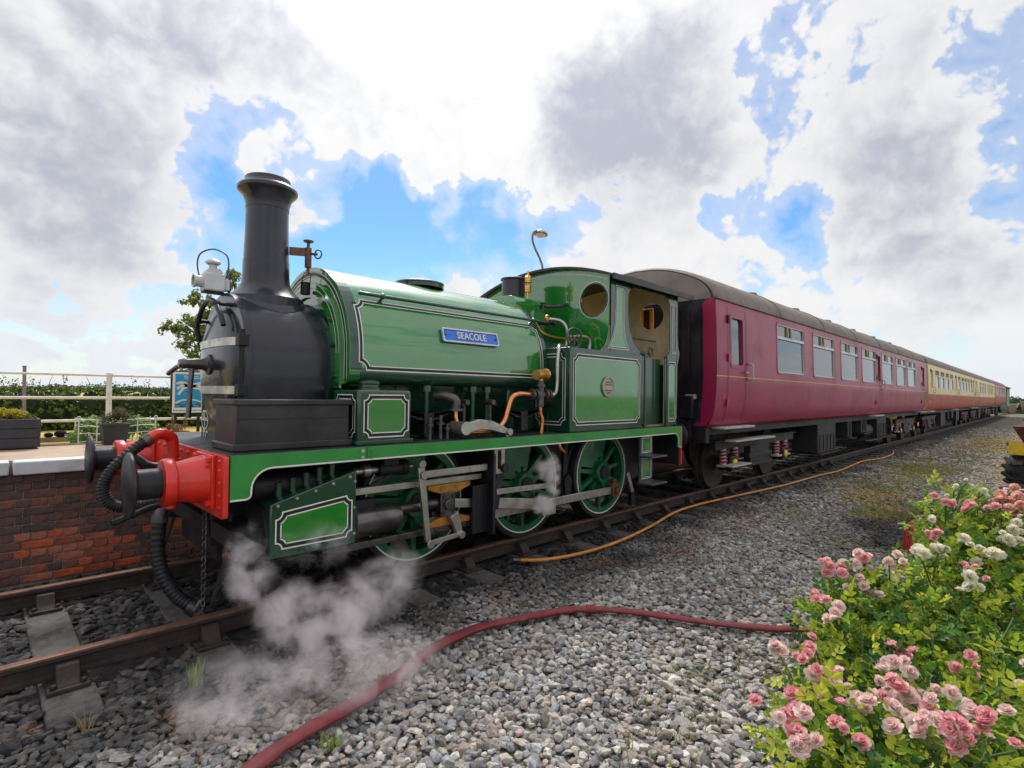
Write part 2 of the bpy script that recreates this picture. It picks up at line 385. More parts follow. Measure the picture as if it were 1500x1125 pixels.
def text_mesh(name, body, size, depth, m, parent, origin, xa, ya, bevel=0.0, sx=1.0):
    cu = bpy.data.curves.new(name, 'FONT'); cu.body = body; cu.size = size; cu.extrude = depth; cu.align_x = 'CENTER'; cu.align_y = 'CENTER'; cu.bevel_depth = bevel
    cu.space_character = 1.1
    o = bpy.data.objects.new(name, cu); col.objects.link(o); bpy.context.view_layer.update()
    me = bpy.data.meshes.new_from_object(o.evaluated_get(bpy.context.evaluated_depsgraph_get()))
    bpy.data.objects.remove(o); bpy.data.curves.remove(cu)
    xa = Vector(xa); ya = Vector(ya); za = xa.cross(ya); off = Vector(origin) - (root_loc(parent) if parent else Vector((0,0,0)))
    for v in me.vertices: v.co = off + xa*v.co.x*sx + ya*v.co.y + za*v.co.z
    me.materials.clear(); o = link_mesh(name, me, m, parent); return o
def rrect(x0, x1, y0, y1, r, n=5):
    out = []
    for cx_, cy_, a0 in ((x1-r, y0+r, -90), (x1-r, y1-r, 0), (x0+r, y1-r, 90), (x0+r, y0+r, 180)):
        for k in range(n+1):
            a = R_(a0+90*k/n); out.append((cx_+r*math.cos(a), cy_+r*math.sin(a)))
    return out
def scallop(x0, x1, y0, y1, r, n=6):
    """panel outline with hollowed corners, as coach painters line it"""
    out = []
    for cx_, cy_, a0, a1 in ((x1, y0, 180, 90), (x1, y1, 270, 180), (x0, y1, 360, 270), (x0, y0, 90, 0)):
        for k in range(n+1):
            a = R_(a0+(a1-a0)*k/n); out.append((cx_+r*math.cos(a), cy_+r*math.sin(a)))
    return out
def offset_loop(pts, d):
    m = len(pts); out = []
    for i in range(m):
        a = Vector(pts[i-1]); b = Vector(pts[i]); c = Vector(pts[(i+1) % m])
        d1 = (b-a); d2 = (c-b)
        d1 = d1.normalized() if d1.length > 1e-9 else d2.normalized(); d2 = d2.normalized() if d2.length > 1e-9 else d1
        n1 = Vector((-d1.y, d1.x)); n2 = Vector((-d2.y, d2.x)); nn = n1+n2; nn = nn.normalized() if nn.length > 1e-6 else n1
        out.append(tuple(b + nn*d/max(.5, nn.dot(n1))))
    return out
def ribbon(mb, pts, w0, w1, fmap, lift, sub=1):
    if sub > 1:
        q = []
        for i in range(len(pts)):
            a = Vector(pts[i]); b = Vector(pts[(i+1) % len(pts)]); k_ = max(1, int((b-a).length/.06))
            q += [tuple(a.lerp(b, k/k_)) for k in range(k_)]
        pts = q
    A = offset_loop(pts, w0); B = offset_loop(pts, w1); m = len(pts)
    mb.add([fmap(a, b, lift) for a, b in A]+[fmap(a, b, lift) for a, b in B], [(i, (i+1) % m, m+(i+1) % m, m+i) for i in range(m)])
def lining(parent, pts, fmap, wl=.010, wb=.034, sub=1, lift=.003):
    """white-black-white lining following a closed loop; painted work, raised by a few millimetres"""
    b = MB(); ribbon(b, pts, 0, wb, fmap, lift, sub); b.build('lining_band', BKL, parent, smooth=0)
    l = MB(); ribbon(l, pts, -wl*.5, wl*.5, fmap, lift+.0015, sub); ribbon(l, pts, wb-wl*.4, wb+wl*.5, fmap, lift+.0015, sub); l.build('lining_line', WH, parent, smooth=0)
def panel(parent, pts, fmap, m, lift=.0015, inset=.034, sub=1):
    o = MB(); P_ = offset_loop(pts, inset) if inset else list(pts)
    tris = tessellate_polygon([[Vector((a, b, 0)) for a, b in P_]]); o.add([fmap(a, b, lift) for a, b in P_], [tuple(t) for t in tris])
    return o.build('painted_panel', m, parent, smooth=0)
YS = lambda y: (lambda a, b, c: (a, y-c, b))      # face looking to -Y at y
XS = lambda x: (lambda a, b, c: (x-c, a, b))      # face looking to -X at x

# ------------------------------------------------------------------ ground
GZ = -.17
def ground_mat():
    m = bpy.data.materials.new('yard_ground'); m.use_nodes = True; n = NT(m.node_tree); b = m.node_tree.nodes['Principled BSDF']
    t = n.n('ShaderNodeTexCoord').outputs['Object']
    vo = n.n('ShaderNodeTexVoronoi'); vo.inputs['Scale'].default_value = 15; n.l(t, vo.inputs['Vector'])
    hsv = n.n('ShaderNodeSeparateColor'); n.l(vo.outputs['Color'], hsv.inputs[0])
    c = n.mix(hsv.outputs[0], (.12, .112, .108), (.33, .30, .275))
    c = n.mix(n.smooth(vo.outputs['Distance'], .35, .75, 0, .8), c, (.05, .045, .04))
    big = n.noise(t, .35, 6, .6, .4)
    c = n.mix(n.smooth(big, .46, .60, 0, .75), c, (.20, .165, .085))
    c = n.mix(n.smooth(n.noise(t, .6, 7, .65, .5), .56, .66, 0, .8), c, (.13, .14, .035))
    c = n.mix(n.smooth(n.noise(t, .22, 5, .6, .3), .60, .70, 0, .8), c, (.06, .056, .055))
    # beyond the yard the land is pasture
    sp = n.n('ShaderNodeSeparateXYZ'); n.l(t, sp.inputs[0])
    far = n.math('MAXIMUM', n.smooth(sp.outputs[0], 85, 110), n.math('MAXIMUM', n.smooth(sp.outputs[1], 12, 14), n.smooth(sp.outputs[1], -30, -40)))
    past = n.mix(n.smooth(n.noise(t, .012, 4), .4, .6), (.17, .17, .045), (.07, .12, .03))
    c = n.mix(far, c, past)
    n.l(c, b.inputs['Base Color']); b.inputs['Roughness'].default_value = .9; b.inputs['Specular IOR Level'].default_value = .2
    bp = n.n('ShaderNodeBump'); bp.inputs['Strength'].default_value = .8; bp.inputs['Distance'].default_value = .03
    n.l(n.math('SUBTRACT', 1.0, vo.outputs['Distance']), bp.inputs['Height']); n.l(bp.outputs[0], b.inputs['Normal'])
    return m
gm = MB(); S = 5000
gm.add([(-S,-S,GZ-.03),(S,-S,GZ-.03),(S,S,GZ-.03),(-S,S,GZ-.03)], [(0,1,2,3)])
put(gm.build('ground', ground_mat(), smooth=0), kind='structure')

q = MB(); q.add([(-8, -1.75, GZ-.024), (84, -1.6, GZ-.024), (84, 1.56, GZ-.024), (-8, 1.56, GZ-.024)], [(0,1,2,3)]); put(q.build('track_bed', mat('sooty_soil', (.028, .025, .024), .95, var=.4, vscale=14, bump=.5), smooth=0), kind='structure')
ICO = np.array([(0,1,1.618),(0,-1,1.618),(0,1,-1.618),(0,-1,-1.618),(1,1.618,0),(-1,1.618,0),(1,-1.618,0),(-1,-1.618,0),(1.618,0,1),(-1.618,0,1),(1.618,0,-1),(-1.618,0,-1)])/1.902
ICF = []
for i in range(12):
    for j in range(i+1, 12):
        for k in range(j+1, 12):
            d = [np.linalg.norm(ICO[a]-ICO[b]) for a, b in ((i,j),(j,k),(i,k))]
            if max(d) < 1.2:
                nn_ = np.cross(ICO[j]-ICO[i], ICO[k]-ICO[i]); ICF.append((i,j,k) if nn_@ICO[i] > 0 else (i,k,j))
ICF = np.array(ICF)
def rand_rot(n):
    q = rng.normal(size=(n, 4)); q /= np.linalg.norm(q, axis=1)[:, None]; a, b, c, d = q.T
    return np.stack([np.stack([1-2*(c*c+d*d), 2*(b*c-a*d), 2*(b*d+a*c)], -1), np.stack([2*(b*c+a*d), 1-2*(b*b+d*d), 2*(c*d-a*b)], -1), np.stack([2*(b*d-a*c), 2*(c*d+a*b), 1-2*(b*b+c*c)], -1)], 1)
def stones(name, pos, size, colors, kind='stuff', parent=None):
    n = len(pos)
    V = ICO[None]*(1+rng.uniform(-.34, .30, (n, 12, 1))) + rng.uniform(-.16, .16, (n, 12, 3)); V = np.clip(V, -.80, .80)+.12*V
    V = V*(size[:, None, None]*np.stack([rng.uniform(.9, 1.5, n), rng.uniform(.7, 1.05, n), rng.uniform(.42, .75, n)], -1)[:, None, :])
    # mostly lying flat, some tipped up
    az = rng.uniform(0, 2*np.pi, n); tip = rng.normal(0, .38, n); ta = rng.uniform(0, 2*np.pi, n)
    def rz(a): z = np.zeros_like(a); o = np.ones_like(a); return np.stack([np.stack([np.cos(a), -np.sin(a), z], -1), np.stack([np.sin(a), np.cos(a), z], -1), np.stack([z, z, o], -1)], 1)
    def rx(a): z = np.zeros_like(a); o = np.ones_like(a); return np.stack([np.stack([o, z, z], -1), np.stack([z, np.cos(a), -np.sin(a)], -1), np.stack([z, np.sin(a), np.cos(a)], -1)], 1)
    Rm = rz(ta) @ rx(tip) @ rz(az)
    V = np.einsum('nij,nkj->nki', Rm, V) + pos[:, None, :]
    F = (ICF[None] + (np.arange(n)*12)[:, None, None]).reshape(-1)
    return np_mesh(name, V.reshape(-1, 3), F, 3, STN, parent, np.repeat(colors, 12, 0), kind=kind)
def grid_pos(x0, x1, y0, y1, s, z, zj):
    X, Y = np.meshgrid(np.arange(x0, x1, s), np.arange(y0, y1, s*.9)); n = X.size
    return np.stack([X.ravel()+rng.uniform(-.5, .5, n)*s, Y.ravel()+rng.uniform(-.5, .5, n)*s, z+rng.uniform(-zj, zj, n)], -1)
def vnoise(x, y, s, seed):
    r = np.random.default_rng(seed); g = r.uniform(0, 1, (64, 64)); x = x/s+17; y = y/s+23
    xi = np.floor(x).astype(int); yi = np.floor(y).astype(int); fx = x-xi; fy = y-yi; fx = fx*fx*(3-2*fx); fy = fy*fy*(3-2*fy)
    q = lambda a, b: g[a % 64, b % 64]
    return (q(xi, yi)*(1-fx)+q(xi+1, yi)*fx)*(1-fy)+(q(xi, yi+1)*(1-fx)+q(xi+1, yi+1)*fx)*fy
PAL = np.array([(.30,.285,.265),(.23,.225,.225),(.37,.335,.29),(.16,.155,.155),(.33,.27,.235),(.26,.265,.275),(.42,.40,.37),(.22,.19,.165)])
def yard_colors(p):
    n = len(p); c = PAL[rng.integers(0, len(PAL), n)]*rng.uniform(.75, 1.4, (n, 1))
    x, y = p[:, 0], p[:, 1]
    # oil, brake dust and painted-in soft shade along the line, a spread of coal dust, mossy and dry patches
    d = np.clip((y+1.95+.35*(vnoise(x, y, .5, 3)-.5)*2)/.5, 0, 1); c *= (1-.68*d)[:, None]
    coal = np.exp(-(((x-9.2)/1.9)**2+((y+3.55)/.62)**2))*(.6+vnoise(x, y, .35, 5)); coal = np.clip(coal*1.5, 0, .93)
    coal2 = np.clip(np.exp(-(((x-5.0)/.7)**2+((y+1.75)/.3)**2))*.8, 0, .8)
    c = c*(1-np.maximum(coal, coal2))[:, None]+np.array((.022, .021, .024))*np.maximum(coal, coal2)[:, None]
    moss = np.clip((vnoise(x, y, 1.1, 8)-.62)*3.2, 0, .6)*np.clip((x-1)/3, 0, 1)*(1-coal)
    c = c*(1-moss)[:, None]+np.array((.16, .16, .06))*moss[:, None]
    dry = np.zeros(n)
    for gx, gy, rx_, ry_ in ((12.2, -2.6, 1.6, .5), (15.8, -2.7, 2.6, .55), (10.2, -3.0, .8, .3), (30, -3.5, 7, 1.2), (20, -4.5, 4, .7)): dry = np.maximum(dry, np.exp(-(((x-gx)/rx_)**2+((y-gy)/ry_)**2)))
    dry = np.clip(dry*(.35+1.1*vnoise(x, y, .3, 14)), 0, .85)
    c = c*(1-dry)[:, None]+np.where((vnoise(x, y, .9, 15) > .5)[:, None], np.array((.40, .26, .09)), np.array((.26, .25, .07)))*dry[:, None]
    rust = np.clip((vnoise(x, y, .4, 11)-.7)*2.5, 0, .5)*np.clip((y+2.6)/.8, 0, 1)
    c = c*(1-rust)[:, None]+np.array((.22, .11, .055))*rust[:, None]
    return c
p1 = grid_pos(-1.6, 9, -5.2, -1.22, .038, GZ-.018, .016)
p2 = grid_pos(9, 19, -6.5, -1.30, .058, GZ-.022, .02)
p3 = grid_pos(19, 46, -9, -1.35, .12, GZ-.03, .025)
pp = np.concatenate([p1, p2, p3]); sz = np.concatenate([rng.uniform(.014, .034, len(p1))*np.where(rng.random(len(p1)) < .08, 1.35, 1), rng.uniform(.024, .042, len(p2)), rng.uniform(.04, .065, len(p3))])
keep = ~((np.abs(pp[:, 1]) < 1.32) & (np.abs(((pp[:, 0]-.39+.3875) % .775)-.3875) < .135))
thin = vnoise(pp[:, 0], pp[:, 1], 1.6, 21)
keep &= (rng.random(len(pp)) < np.where(pp[:, 0] > 9, np.clip(1.5-thin, .25, 1), 1))
pp, sz = pp[keep], sz[keep]
put(stones('gravel', pp, sz, yard_colors(pp)), 'grey crushed stone gravel covering the yard beside the track', 'gravel')
# track ballast, soaked with oil and soot
b1 = grid_pos(-1.6, 9, -1.36, 1.52, .050, GZ-.022, .02)
b2 = grid_pos(9, 30, -1.36, 1.4, .10, GZ-.03, .025)
bb = np.concatenate([b1, b2]); bs = np.concatenate([rng.uniform(.022, .046, len(b1)), rng.uniform(.04, .06, len(b2))])
keep = ~((np.abs(bb[:, 1]) < 1.29) & (np.abs(((bb[:, 0]-.39+.3875) % .775)-.3875) < .130)) & ~((np.abs(np.abs(bb[:, 1])-.7525) < .075))
bb, bs = bb[keep], bs[keep]; n = len(bb)
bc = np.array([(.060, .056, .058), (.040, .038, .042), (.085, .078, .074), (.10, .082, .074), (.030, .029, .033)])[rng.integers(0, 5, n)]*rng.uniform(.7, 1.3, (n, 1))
bc *= np.where(bb[:, 0] > 1.25, .55, 1.0)[:, None]  # ballast under the train darkened further, its shade put into the colour
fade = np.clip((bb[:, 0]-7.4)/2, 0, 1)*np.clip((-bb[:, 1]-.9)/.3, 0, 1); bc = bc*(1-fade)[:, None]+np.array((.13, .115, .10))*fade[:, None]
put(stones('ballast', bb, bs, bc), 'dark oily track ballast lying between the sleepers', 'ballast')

# ------------------------------------------------------------------ railway track
trk = thing('railway_track', (0, 0, GZ), None, None, kind='structure')
def path_xy(x):
    """straight to x=84, then curving towards -Y"""
    if x < 84: return Vector((x, 0, 0)), Vector((1, 0, 0))
    r = 120; a = (x-84)/r; return Vector((84+r*math.sin(a), -(r-r*math.cos(a)), 0)), Vector((math.cos(a), -math.sin(a), 0))
xs = [-7, 0, 10, 25, 50, 84]+[84+4*k for k in range(1, 26)]
def sweep(mb, prof, yoff):
    m = len(prof); vs = []; fs = []
    for x in xs:
        p, d = path_xy(x); s_ = Vector((-d.y, d.x, 0))
        vs += [p+s_*(yoff+a)+Vector((0, 0, b)) for a, b in prof]
    for i in range(len(xs)-1):
        for k in range(m): fs.append((i*m+k, i*m+(k+1) % m, (i+1)*m+(k+1) % m, (i+1)*m+k))
    fs += [tuple(range(m)), tuple(range((len(xs)-1)*m, len(xs)*m))]
    mb.add(vs, fs)
for sgn in (-1, 1):
    y = sgn*.7525
    rb = MB(); sweep(rb, [(-.034,-.004),(-.034,-.036),(-.010,-.050),(-.010,-.106),(-.032,-.118),(-.032,-.138),(.032,-.138),(.032,-.118),(.010,-.106),(.010,-.050),(.034,-.036),(.034,-.004)], y)
    ro = rb.build('rail', RUST, trk, smooth=30)
    rh = MB(); sweep(rh, [(-.035,-.012),(-.033,-.001),(-.026,.001),(.026,.001),(.033,-.001),(.035,-.012)], y); rh.build('rail_head', RAILT, ro, smooth=30)
cb = MB()   # one cast chair: base, two jaws, key and bolts
cb.box(-.10, .10, -.19, .19, -.168, -.142)
for s_ in (-1, 1):
    cb.prism([(s_*.040, -.142), (s_*.165, -.142), (s_*.125, -.115), (s_*.085, -.050), (s_*.040, -.045)], 'x', -.055, .055)
    for dx in (-.07, .07): cb.cyl((dx, s_*.155, -.142), (dx, s_*.155, -.118), .016, n=8)
cb.box(-.08, .085, .034, .050, -.11, -.055)
chair_me = None; sleeper_me = None
far_s = MB()
for k in range(-2, 130):
    x = .39+.775*k
    if x < 34:
        if sleeper_me is None:
            sb = MB(); sb.box(-.125, .125, -1.28, 1.28, -.30, -.168); o = sb.build('sleeper', SLP, None, bevel=.012); sleeper_me = o.data
            o.parent = trk; o.location = (x, 0, -GZ)
            s0 = o
        else:
            o = s0.copy(); col.objects.link(o); o.location = (x, 0, -GZ)
        o.rotation_euler = (0, 0, random.uniform(-.012, .012))
        if x < 16:
            for sgn in (-1, 1):
                if chair_me is None:
                    c0 = cb.build('rail_chair', RUST, None, bevel=.006); chair_me = c0.data; c = c0
                else:
                    c = c0.copy(); col.objects.link(c)
                c.parent = o; c.location = (0, sgn*.7525, 0)
    elif x < 84:
        far_s.box(x-.12, x+.12, -1.28, 1.28, -.28, -.165)
fs_ = far_s.build('distant_sleepers', SLP, trk, smooth=0); fs_['kind'] = 'stuff'

# ------------------------------------------------------------------ platform with brick wall
plat = thing('platform', (1, 1.55, GZ), None, None, kind='structure')
pb = MB(); pb.box(-6, 30, 1.56, 3.12, -.3, .80); pb.build('platform_core', MORT, plat, smooth=0)
pb = MB(); pb.box(-6, 30, 1.70, 3.12, .802, .925); pb.build('paving', PAVE, plat, smooth=0)
for k in range(40):                                   # coping slabs with painted white edge
    x0 = -6+.885*k+random.uniform(-.01, .01); q = MB(); q.box(x0, x0+.875, 1.475+random.uniform(-.006, .006), 1.698, .815+random.uniform(-.006, .004), .930+random.uniform(-.004, .004)); q.build('coping_slab', COPE, plat, bevel=.012)
brick_me = {}
BC = [(.13,.068,.052),(.11,.068,.058),(.15,.072,.055),(.32,.085,.048),(.46,.10,.04),(.20,.08,.06),(.09,.065,.060),(.38,.13,.08)]
def brick(x0, x1, z0, z1, c, out):
    key = (round(x1-x0, 3), BC.index(c))
    if key not in brick_me:
        q = MB(); L_ = (x1-x0)/2; q.box(-L_, L_, -.05, .05, -.0325, .0325); o = q.build('brick', BRK, None, bevel=.005, seg=1); setcol(o, c); brick_me[key] = o
    else:
        o = brick_me[key].copy(); col.objects.link(o)
    o.parent = plat; o.location = Vector(((x0+x1)/2, 1.595-out, (z0+z1)/2)) - plat.location
    o.rotation_euler = (random.uniform(-.02, .02), random.uniform(-.012, .012), random.uniform(-.012, .012)); return o
z = .806; course = 0
while z > -.12:
    L_ = .215 if course % 2 == 0 else .1025
    x = -1.75 - (0 if course % 2 == 0 else .056)
    while x < 1.95:
        if course < 2: c = random.choice(BC[:3]+[BC[6]])
        else:
            t_ = vnoise(np.array([x]), np.array([z*2]), .45, 31)[0]
            c = random.choice([BC[3], BC[4], BC[7], BC[5]]) if t_ > .44 and random.random() < .8 else random.choice(BC[:3]+[BC[5], BC[6], BC[2]])
        brick(x, x+L_, z-.065, z, c, .0+random.uniform(-.004, .008)+(.012 if course == 0 else 0)); x += L_+.0105
    z -= .0755; course += 1
lm = bpy.data.materials.new('lawn_grass'); lm.use_nodes = True; n_ = NT(lm.node_tree); b_ = lm.node_tree.nodes['Principled BSDF']
t_ = n_.n('ShaderNodeTexCoord').outputs['Object']
n_.l(n_.mix(n_.smooth(n_.noise(t_, 3, 8, .7), .35, .65), (.44, .32, .06), n_.mix(n_.smooth(n_.noise(t_, .4, 5), .4, .6), (.34, .30, .06), (.55, .40, .09))), b_.inputs['Base Color']); b_.inputs['Roughness'].default_value = .95
q = MB(); q.add([(-400, 3.12, .86), (60, 3.12, .86), (60, 900, .4), (-400, 900, .4), (-400, 3.12, -.3), (60, 3.12, -.3), (60, 900, -.3), (-400, 900, -.3)], [(0,1,2,3), (1,5,6,2), (0,4,5,1), (3,2,6,7), (0,3,7,4)])
put(q.build('lawn', lm, smooth=0), kind='structure')
# gravelled edge strip behind the platform paving: timber edging boards
for k in range(6):
    q = MB(); q.box(-5.8+1.9*k, -3.92+1.9*k, 3.125, 3.165, .80, .945+random.uniform(-.006, .006)); q.build('edging_board', TIMB, plat, bevel=.004)

# ------------------------------------------------------------------ locomotive
L = thing('saddle_tank_locomotive', (4.1, 0, 0), 'green saddle tank steam locomotive with black chimney and red buffer beam', 'locomotive')
def P(mb, name, m, parent=L, **k): return mb.build(name, m, parent, **k)
FZ = 1.165
# frames
for s_ in (-1, 1):
    q = MB(); q.prism([(1.2, .45), (2.1, .30), (6.6, .30), (7.05, .45), (7.05, 1.13), (1.2, 1.13)], 'y', s_*.60-.015, s_*.60+.015); P(q, 'frame_plate', BKM)
q = MB(); q.box(1.25, 7.0, -.58, .58, .62, 1.10); P(q, 'frame_stretcher', BKM)
q = MB(); q.box(5.3, 6.7, -.5, .5, .28, .62); P(q, 'ashpan', BKM, bevel=.02)
q = MB(); q.box(1.14, 7.12, -1.19, 1.19, 1.135, FZ); P(q, 'footplate', BKT, bevel=.003)
# valances: narrow along the plate, swept down at both ends
def quarter(cx_, cz_, r, a0, a1, n=7): return [(cx_+r*math.cos(R_(a0+(a1-a0)*k/n)), cz_+r*math.sin(R_(a0+(a1-a0)*k/n))) for k in range(n+1)]
low = [(1.145, .865), (1.24, .865)] + quarter(1.24, .905, .04, -90, 0)[1:] + quarter(1.41, .93, .13, 180, 90) + [(6.92, 1.06)] + quarter(6.92, .95, .11, 90, 0)[1:] + [(7.03, .86), (7.115, .86)]
val_poly = low + [(7.115, 1.163), (1.145, 1.163)]
for s_ in (-1, 1):
    q = MB(); q.prism(val_poly, 'y', s_*1.20-.012, s_*1.20+.012); vo_ = P(q, 'valance', GV)
    if s_ < 0:
        q = MB(); lift = -1.2155
        for i in range(len(low)-1):
            a = Vector(low[i]); b = Vector(low[i+1]); d = (b-a).normalized(); nn_ = Vector((-d.y, d.x))*.012
            q.add([(a.x, lift, a.y), (b.x, lift, b.y), ((b+nn_).x, lift, (b+nn_).y), ((a+nn_).x, lift, (a+nn_).y)], [(0,1,2,3)])
        q.build('valance_line', WH, vo_, smooth=0)
        for x_ in (2.08, 2.16):
            for z_ in (1.085, 1.135):
                q = MB(); q.cyl((x_, -1.212, z_), (x_, -1.224, z_), .014, n=10); q.build('bolt', STL if x_ < 2.1 else GV, vo_)
        q = MB(); q.box(2.118, 2.124, -1.2140, -1.2, 1.062, 1.162); q.build('valance_joint', BKL, vo_)
# buffer beams
def buffer(xf, y, d, parent):
    """d=-1 points to -X; xf is the beam face"""
    ax = (d, 0, 0)
    q = MB(); q.prism([(y-.19, .80), (y+.19, .80), (y+.19, 1.155), (y-.19, 1.155)], 'x', xf-d*.0, xf+d*.025)
    q.lathe([(.165, .02), (.160, .05), (.145, .12), (.128, .20), (.122, .215)], (xf, y, .98), ax, 28)
    b = q.build('buffer', RED, parent, bevel=.006)
    q = MB(); q.lathe([(.150, .205), (.155, .212), (.155, .262), (.150, .272), (.11, .275)], (xf, y, .98), ax, 28); q.build('buffer_collar', RED, b)
    q = MB(); q.lathe([(.098, .18), (.098, .43)], (xf, y, .98), ax, 24); q.build('buffer_shank', BUF, b)
    q = MB(); q.lathe([(.10, .405), (.13, .415), (.20, .430), (.207, .438), (.207, .450), (.200, .456), (.12, .468), (.001, .474)], (xf, y, .98), ax, 40, False); q.build('buffer_head', BUF, b)
    for sy in (-1, 1):
        for sz_ in (-1, 1):
            q = MB(); q.cyl((xf+d*.02, y+sy*.155, .98+sz_*.145), (xf+d*.052, y+sy*.155, .98+sz_*.145), .022, n=6); q.build('bolt', RED, b)
q = MB(); q.plate(rrect(-1.205, 1.205, .755, 1.160, .025), [], lambda a, b, c: (c, a, b), 1.105, 1.138); fb = P(q, 'buffer_beam', RED, bevel=.003)
for y_ in (-.864, .864): buffer(1.105, y_, -1, L)
for i in range(7):
    for z_ in (.80, 1.12):
        y_ = -.55+i*.18
        q = MB(); q.lathe([(.016, 0), (.014, .008), (.004, .014)], (1.105, y_, z_), (-1, 0, 0), 8, False); q.build('rivet', RED, fb)
for z_ in (.82, .90, .98, 1.06, 1.12):
    q = MB(); q.lathe([(.014, 0), (.012, .008), (.004, .012)], (1.105, -1.13, z_), (-1, 0, 0), 8, False); q.build('rivet', RED, fb)
q = MB(); q.plate(rrect(-1.205, 1.205, .60, 1.160, .02), [], lambda a, b, c: (c, a, b), 7.118, 7.15); P(q, 'buffer_beam', RED, bevel=.003)
q = MB(); q.box(7.085, 7.116, -1.18, 1.18, .61, 1.13); P(q, 'beam_backing', BKM)
for y_ in (-.864, .864): buffer(7.15, y_, 1, L)
# draw hook and screw coupling
q = MB(); q.cyl((1.105, 0, .98), (1.06, 0, .98), .12, n=24); q.cyl((1.07, 0, .98), (1.05, 0, .98), .085, n=20)
dh = P(q, 'drawbar_plate', BKM)
q = MB(); q.tube([(1.06,0,.98),(.96,0,.98),(.90,0,1.0),(.86,0,1.05),(.83,0,1.09)], [.035,.035,.038,.030,.012], 10); q.tube([(.96,0,.96),(.90,0,.90),(.84,0,.92),(.81,0,.98),(.80,0,1.03)], [.04,.045,.042,.03,.012], 10); q.build('hook', BKM, dh)
q = MB(); q.tube(spline([(.90,-.05,.96),(.88,-.06,.85),(.89,-.055,.72),(.92,0,.66),(.89,.055,.72),(.88,.06,.85),(.90,.05,.96)], 6), .016, 8); q.build('coupling_link', STD, dh)
# bar handle sticking out low in front
q = MB(); q.tube([(.98,-.55,.80),(.82,-.60,.775),(.61,-.66,.715)], .022, 10); q.tube([(1.0,-.50,.90),(.98,-.55,.80)], .024, 8); P(q, 'coupling_handle', BUF)
# vacuum pipe: red upstand with ribbed hose
q = MB(); q.tube(spline([(1.02,-.30,.70),(1.02,-.30,1.16),(.99,-.31,1.24),(.92,-.33,1.26),(.86,-.35,1.23)], 6), .040, 14); q.cyl((1.02,-.30,1.04),(1.02,-.30,1.07), .058, n=16); vp = P(q, 'vacuum_pipe', RED)
q = MB(); q.cyl((.865,-.35,1.232), (.825,-.36,1.205), .046, n=16); q.build('pipe_clip', GM, vp)
hp = spline([(.86,-.35,1.23),(.738,-.40,1.14),(.63,-.42,1.02),(.590,-.44,.91),(.63,-.46,.81),(.72,-.50,.78),(.84,-.54,.79),(1.0,-.56,.84)], 24)
rr_ = [.032+(.007 if (i//2) % 2 == 0 else 0) for i in range(len(hp))]
q = MB(); q.tube(hp, rr_, 14); q.build('vacuum_hose', RUB, vp, smooth=30)
# steam heating hose hanging to the ballast
q = MB(); q.tube(spline([(1.22,-.15,.72),(1.10,-.14,.78),(1.02,-.14,.74),(.98,-.15,.62)], 6), .045, 12); sh = P(q, 'steam_heat_pipe', GM)
q = MB(); q.cyl((.98,-.15,.63),(.975,-.155,.575), .058, n=16); q.build('pipe_clip', GM, sh)
hp = spline([(.978,-.15,.60),(.97,-.16,.36),(1.00,-.19,.18),(1.08,-.25,.02),(1.17,-.31,-.07)], 22)
q = MB(); q.tube(hp, [.048+(.004 if i % 4 < 2 else 0) for i in range(len(hp))], 14); q.build('heating_hose', RUB, sh, smooth=30)
q = MB(); q.tube([(1.15,-.30,-.06),(1.20,-.33,-.10)], .058, 14); q.tube([(1.175,-.37,-.09),(1.22,-.36,-.02)], .018, 8); q.build('hose_end', GM, sh)
q = MB(); q.tube([(1.20+.035*math.cos(a), -.345, -.085+.035*math.sin(a)) for a in np.linspace(0, 2*math.pi, 17)[:-1]], .005, 6, closed=True); q.build('end_ring', ALU, sh)
q = MB()
for i in range(14):
    q.tube([(1.18+.012*math.cos(a), -.55+(.006*math.sin(a) if i % 2 else 0), .70-.052*i+.03*math.sin(a)) for a in np.linspace(0, 2*math.pi, 9)[:-1]], .004, 5, closed=True)
P(q, 'hanging_chain', STD)
# guard irons and brake gear under the front
for s_ in (-1, 1):
    q = MB(); q.tube([(1.30, s_*.74, .7), (1.26, s_*.76, .35), (1.18, s_*.765, .08)], .035, 6, flat=.35); P(q, 'guard_iron', BKM)
q = MB(); q.box(1.20, 1.45, -1.10, 1.10, .52, .64); q.box(1.28, 1.40, -.5, .5, .3, .52); P(q, 'front_stretcher', BKM)
q = MB(); q.tube(spline([(1.22,-.95,.88),(1.35,-1.0,.90),(1.55,-1.02,.92)], 5), .02, 8); P(q, 'drain_cock_rod', BUF)
q = MB(); q.tube([(1.33,-.72,.42),(1.26,-.78,.40)], .03, 10); P(q, 'drain_cock_pipe', COP)

